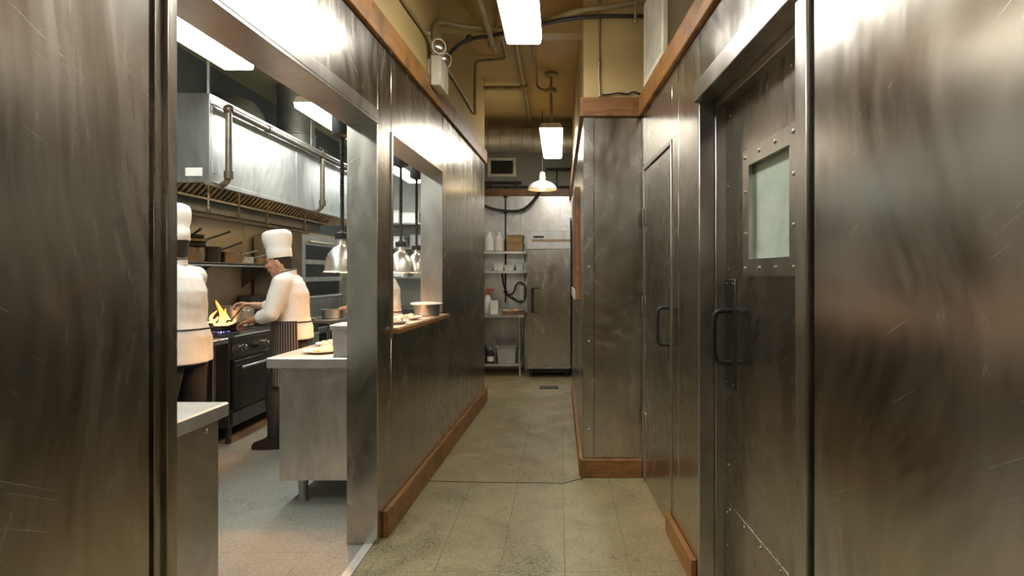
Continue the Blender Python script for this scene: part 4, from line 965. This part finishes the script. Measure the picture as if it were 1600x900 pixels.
    for sd in ('l', 'r'):
        an = Vector(J[sd+'an']); b = MB()
        n = 20; rs = []
        for a_, bb, cx, z in ((.135, .046, .05, 0), (.142, .050, .05, .012), (.140, .049, .05, .035), (.125, .046, .045, .06), (.085, .044, .01, .085), (.062, .045, -.015, .12), (.06, .044, -.018, .15)):
            rs.append([P((an[0]+cx+a_*math.cos(2*PI*k/n), an[1]+bb*math.sin(2*PI*k/n), z)) for k in range(n)])
        b.rings(rs); b.build('shoe', 'leather', t, ang=60)
    # --- apron: cloth wrapped round the front and sides
    ar = J.get('apron', (-2.0, 2.0)); n = 30; top = pv[2]+.12; inner, outer = [], []
    bm = bmesh.new(); uvl = bm.loops.layers.uv.new('UVMap'); grid = {}
    zs_ = [top-(top-apron_z)*k/8 for k in range(9)]
    for side, off in ((0, 0), (1, -.006)):
        for i, z in enumerate(zs_):
            for k in range(n+1):
                a = ar[0]+(ar[1]-ar[0])*k/n; fl = .012*math.sin(a*7)*i/8; g = .182+.02*i/8+off+fl; gl = .232+.0*i+off+fl
                grid[side, i, k] = bm.verts.new(P((pv[0]-.005+g*math.cos(a), gl*math.sin(a), z)))
    def quad(vs, uvs):
        fc_ = bm.faces.new(vs)
        for lp_, w in zip(fc_.loops, uvs): lp_[uvl].uv = w
    for side in (0, 1):
        for i in range(8):
            for k in range(n): quad([grid[side, i, k], grid[side, i, k+1], grid[side, i+1, k+1], grid[side, i+1, k]], [(k/n, i/8), ((k+1)/n, i/8), ((k+1)/n, (i+1)/8), (k/n, (i+1)/8)])
    for k in range(n):
        for i in (0, 8): quad([grid[0, i, k], grid[0, i, k+1], grid[1, i, k+1], grid[1, i, k]], [(0, 0)]*4)
    for i in range(8):
        for k in (0, n): quad([grid[0, i, k], grid[0, i+1, k], grid[1, i+1, k], grid[1, i, k]], [(0, 0)]*4)
    b = MB(); b.bm.free(); b.bm = bm; ap = b.build('apron', 'pinstripe', t, ang=60)
    b = MB(); b.tube([P((pv[0]-.008+.156*math.cos(2*PI*k/32), .206*math.sin(2*PI*k/32), top-.015)) for k in range(33)], .007, 6); b.build('apron_string', 'trousers', t)
    return t

chef = dict(head=(.10, 0, 1.605), tilt=.14, neck=(.035, 0, 1.50), chest=(.0, 0, 1.33), pelvis=(-.02, 0, .98),
            lsh=(.02, .20, 1.42), lel=(.085, .245, 1.165), lwr=(.285, .15, 1.105), lpn=(0, -.3, -1), lth=-1,
            rsh=(.03, -.19, 1.42), rel=(.17, -.24, 1.19), rwr=(.385, -.17, 1.22), rpn=(0, .4, -1), rth=1,
            lhip=(-.01, .10, .93), lkn=(.10, .11, .52), lan=(.10, .11, .09), rhip=(-.02, -.10, .93), rkn=(.0, -.12, .5), ran=(-.06, -.12, .09), hem=.93, apron=(-1.9, 2.05))
person('chef in white jacket and tall hat holding the flaming pan, seen in profile', (-2.37, 5.08, 0), (-.985, -.15), chef)
c2 = dict(chef); c2.update(head=(.05, 0, 1.62), tilt=.1, lsh=(.0, .21, 1.43), lel=(.06, .27, 1.16), lwr=(.27, .22, 1.02), rel=(.15, -.25, 1.16), rwr=(.36, -.18, 1.08),
          lan=(.03, .11, .09), lkn=(.05, .11, .5), hem=.86)
person('cook in white jacket half hidden behind the partition edge', (-2.60, 3.93, 0), (-1, .05), c2, sc=1.04)
c3 = dict(chef); c3.update(head=(.10, 0, 1.62), lsh=(.02, .20, 1.43), lel=(.12, .25, 1.18), lwr=(.38, .18, 1.14), rel=(.14, -.25, 1.18), rwr=(.36, -.16, 1.13),
          lan=(.0, .11, .09), lkn=(.03, .11, .5))
person('cook in dark apron behind the pillar, reaching out one bare forearm', (-1.93, 6.42, 0), (-1, -.1), c3)
# spoon held over the pot
t = thing('cooking_spoon', 'long dark spoon in the chef right hand over the pan', 'spoon', (-2.8, 5.2, 1.2))
b = MB(); b.cyl((-2.855, 5.205, 1.215), (-3.02, 5.30, 1.08), .007, .006, 8); b.build('handle', 'iron', t)
b = MB(); b.ball((-3.05, 5.31, 1.065), .03, (1.2, .9, .4)); b.build('bowl', 'iron', t)
pan('mixing_bowl', 'steel pan held by the cook behind the pillar', 'pan', (-2.46, 6.25, 1.021), .12, .09, (.9, .1), 0, 'kit_steel')
b = MB(); b.box(-2.75, -2.45, 6.1, 6.62, .0, .9) if False else None
t = thing('work_table', 'low steel work table in front of the cook behind the pillar', 'table', (-2.54, 6.4, 0))
b = MB(); b.box(-2.75, -2.33, 6.0, 6.8, .985, 1.02); b.build('tabletop', 'kit_steel', t, bevel=.004)
for x in (-2.72, -2.36):
    for y in (6.04, 6.76): b = MB(); b.cyl((x, y, 0), (x, y, .99), .018, n=10); b.build('leg', 'chrome', t)
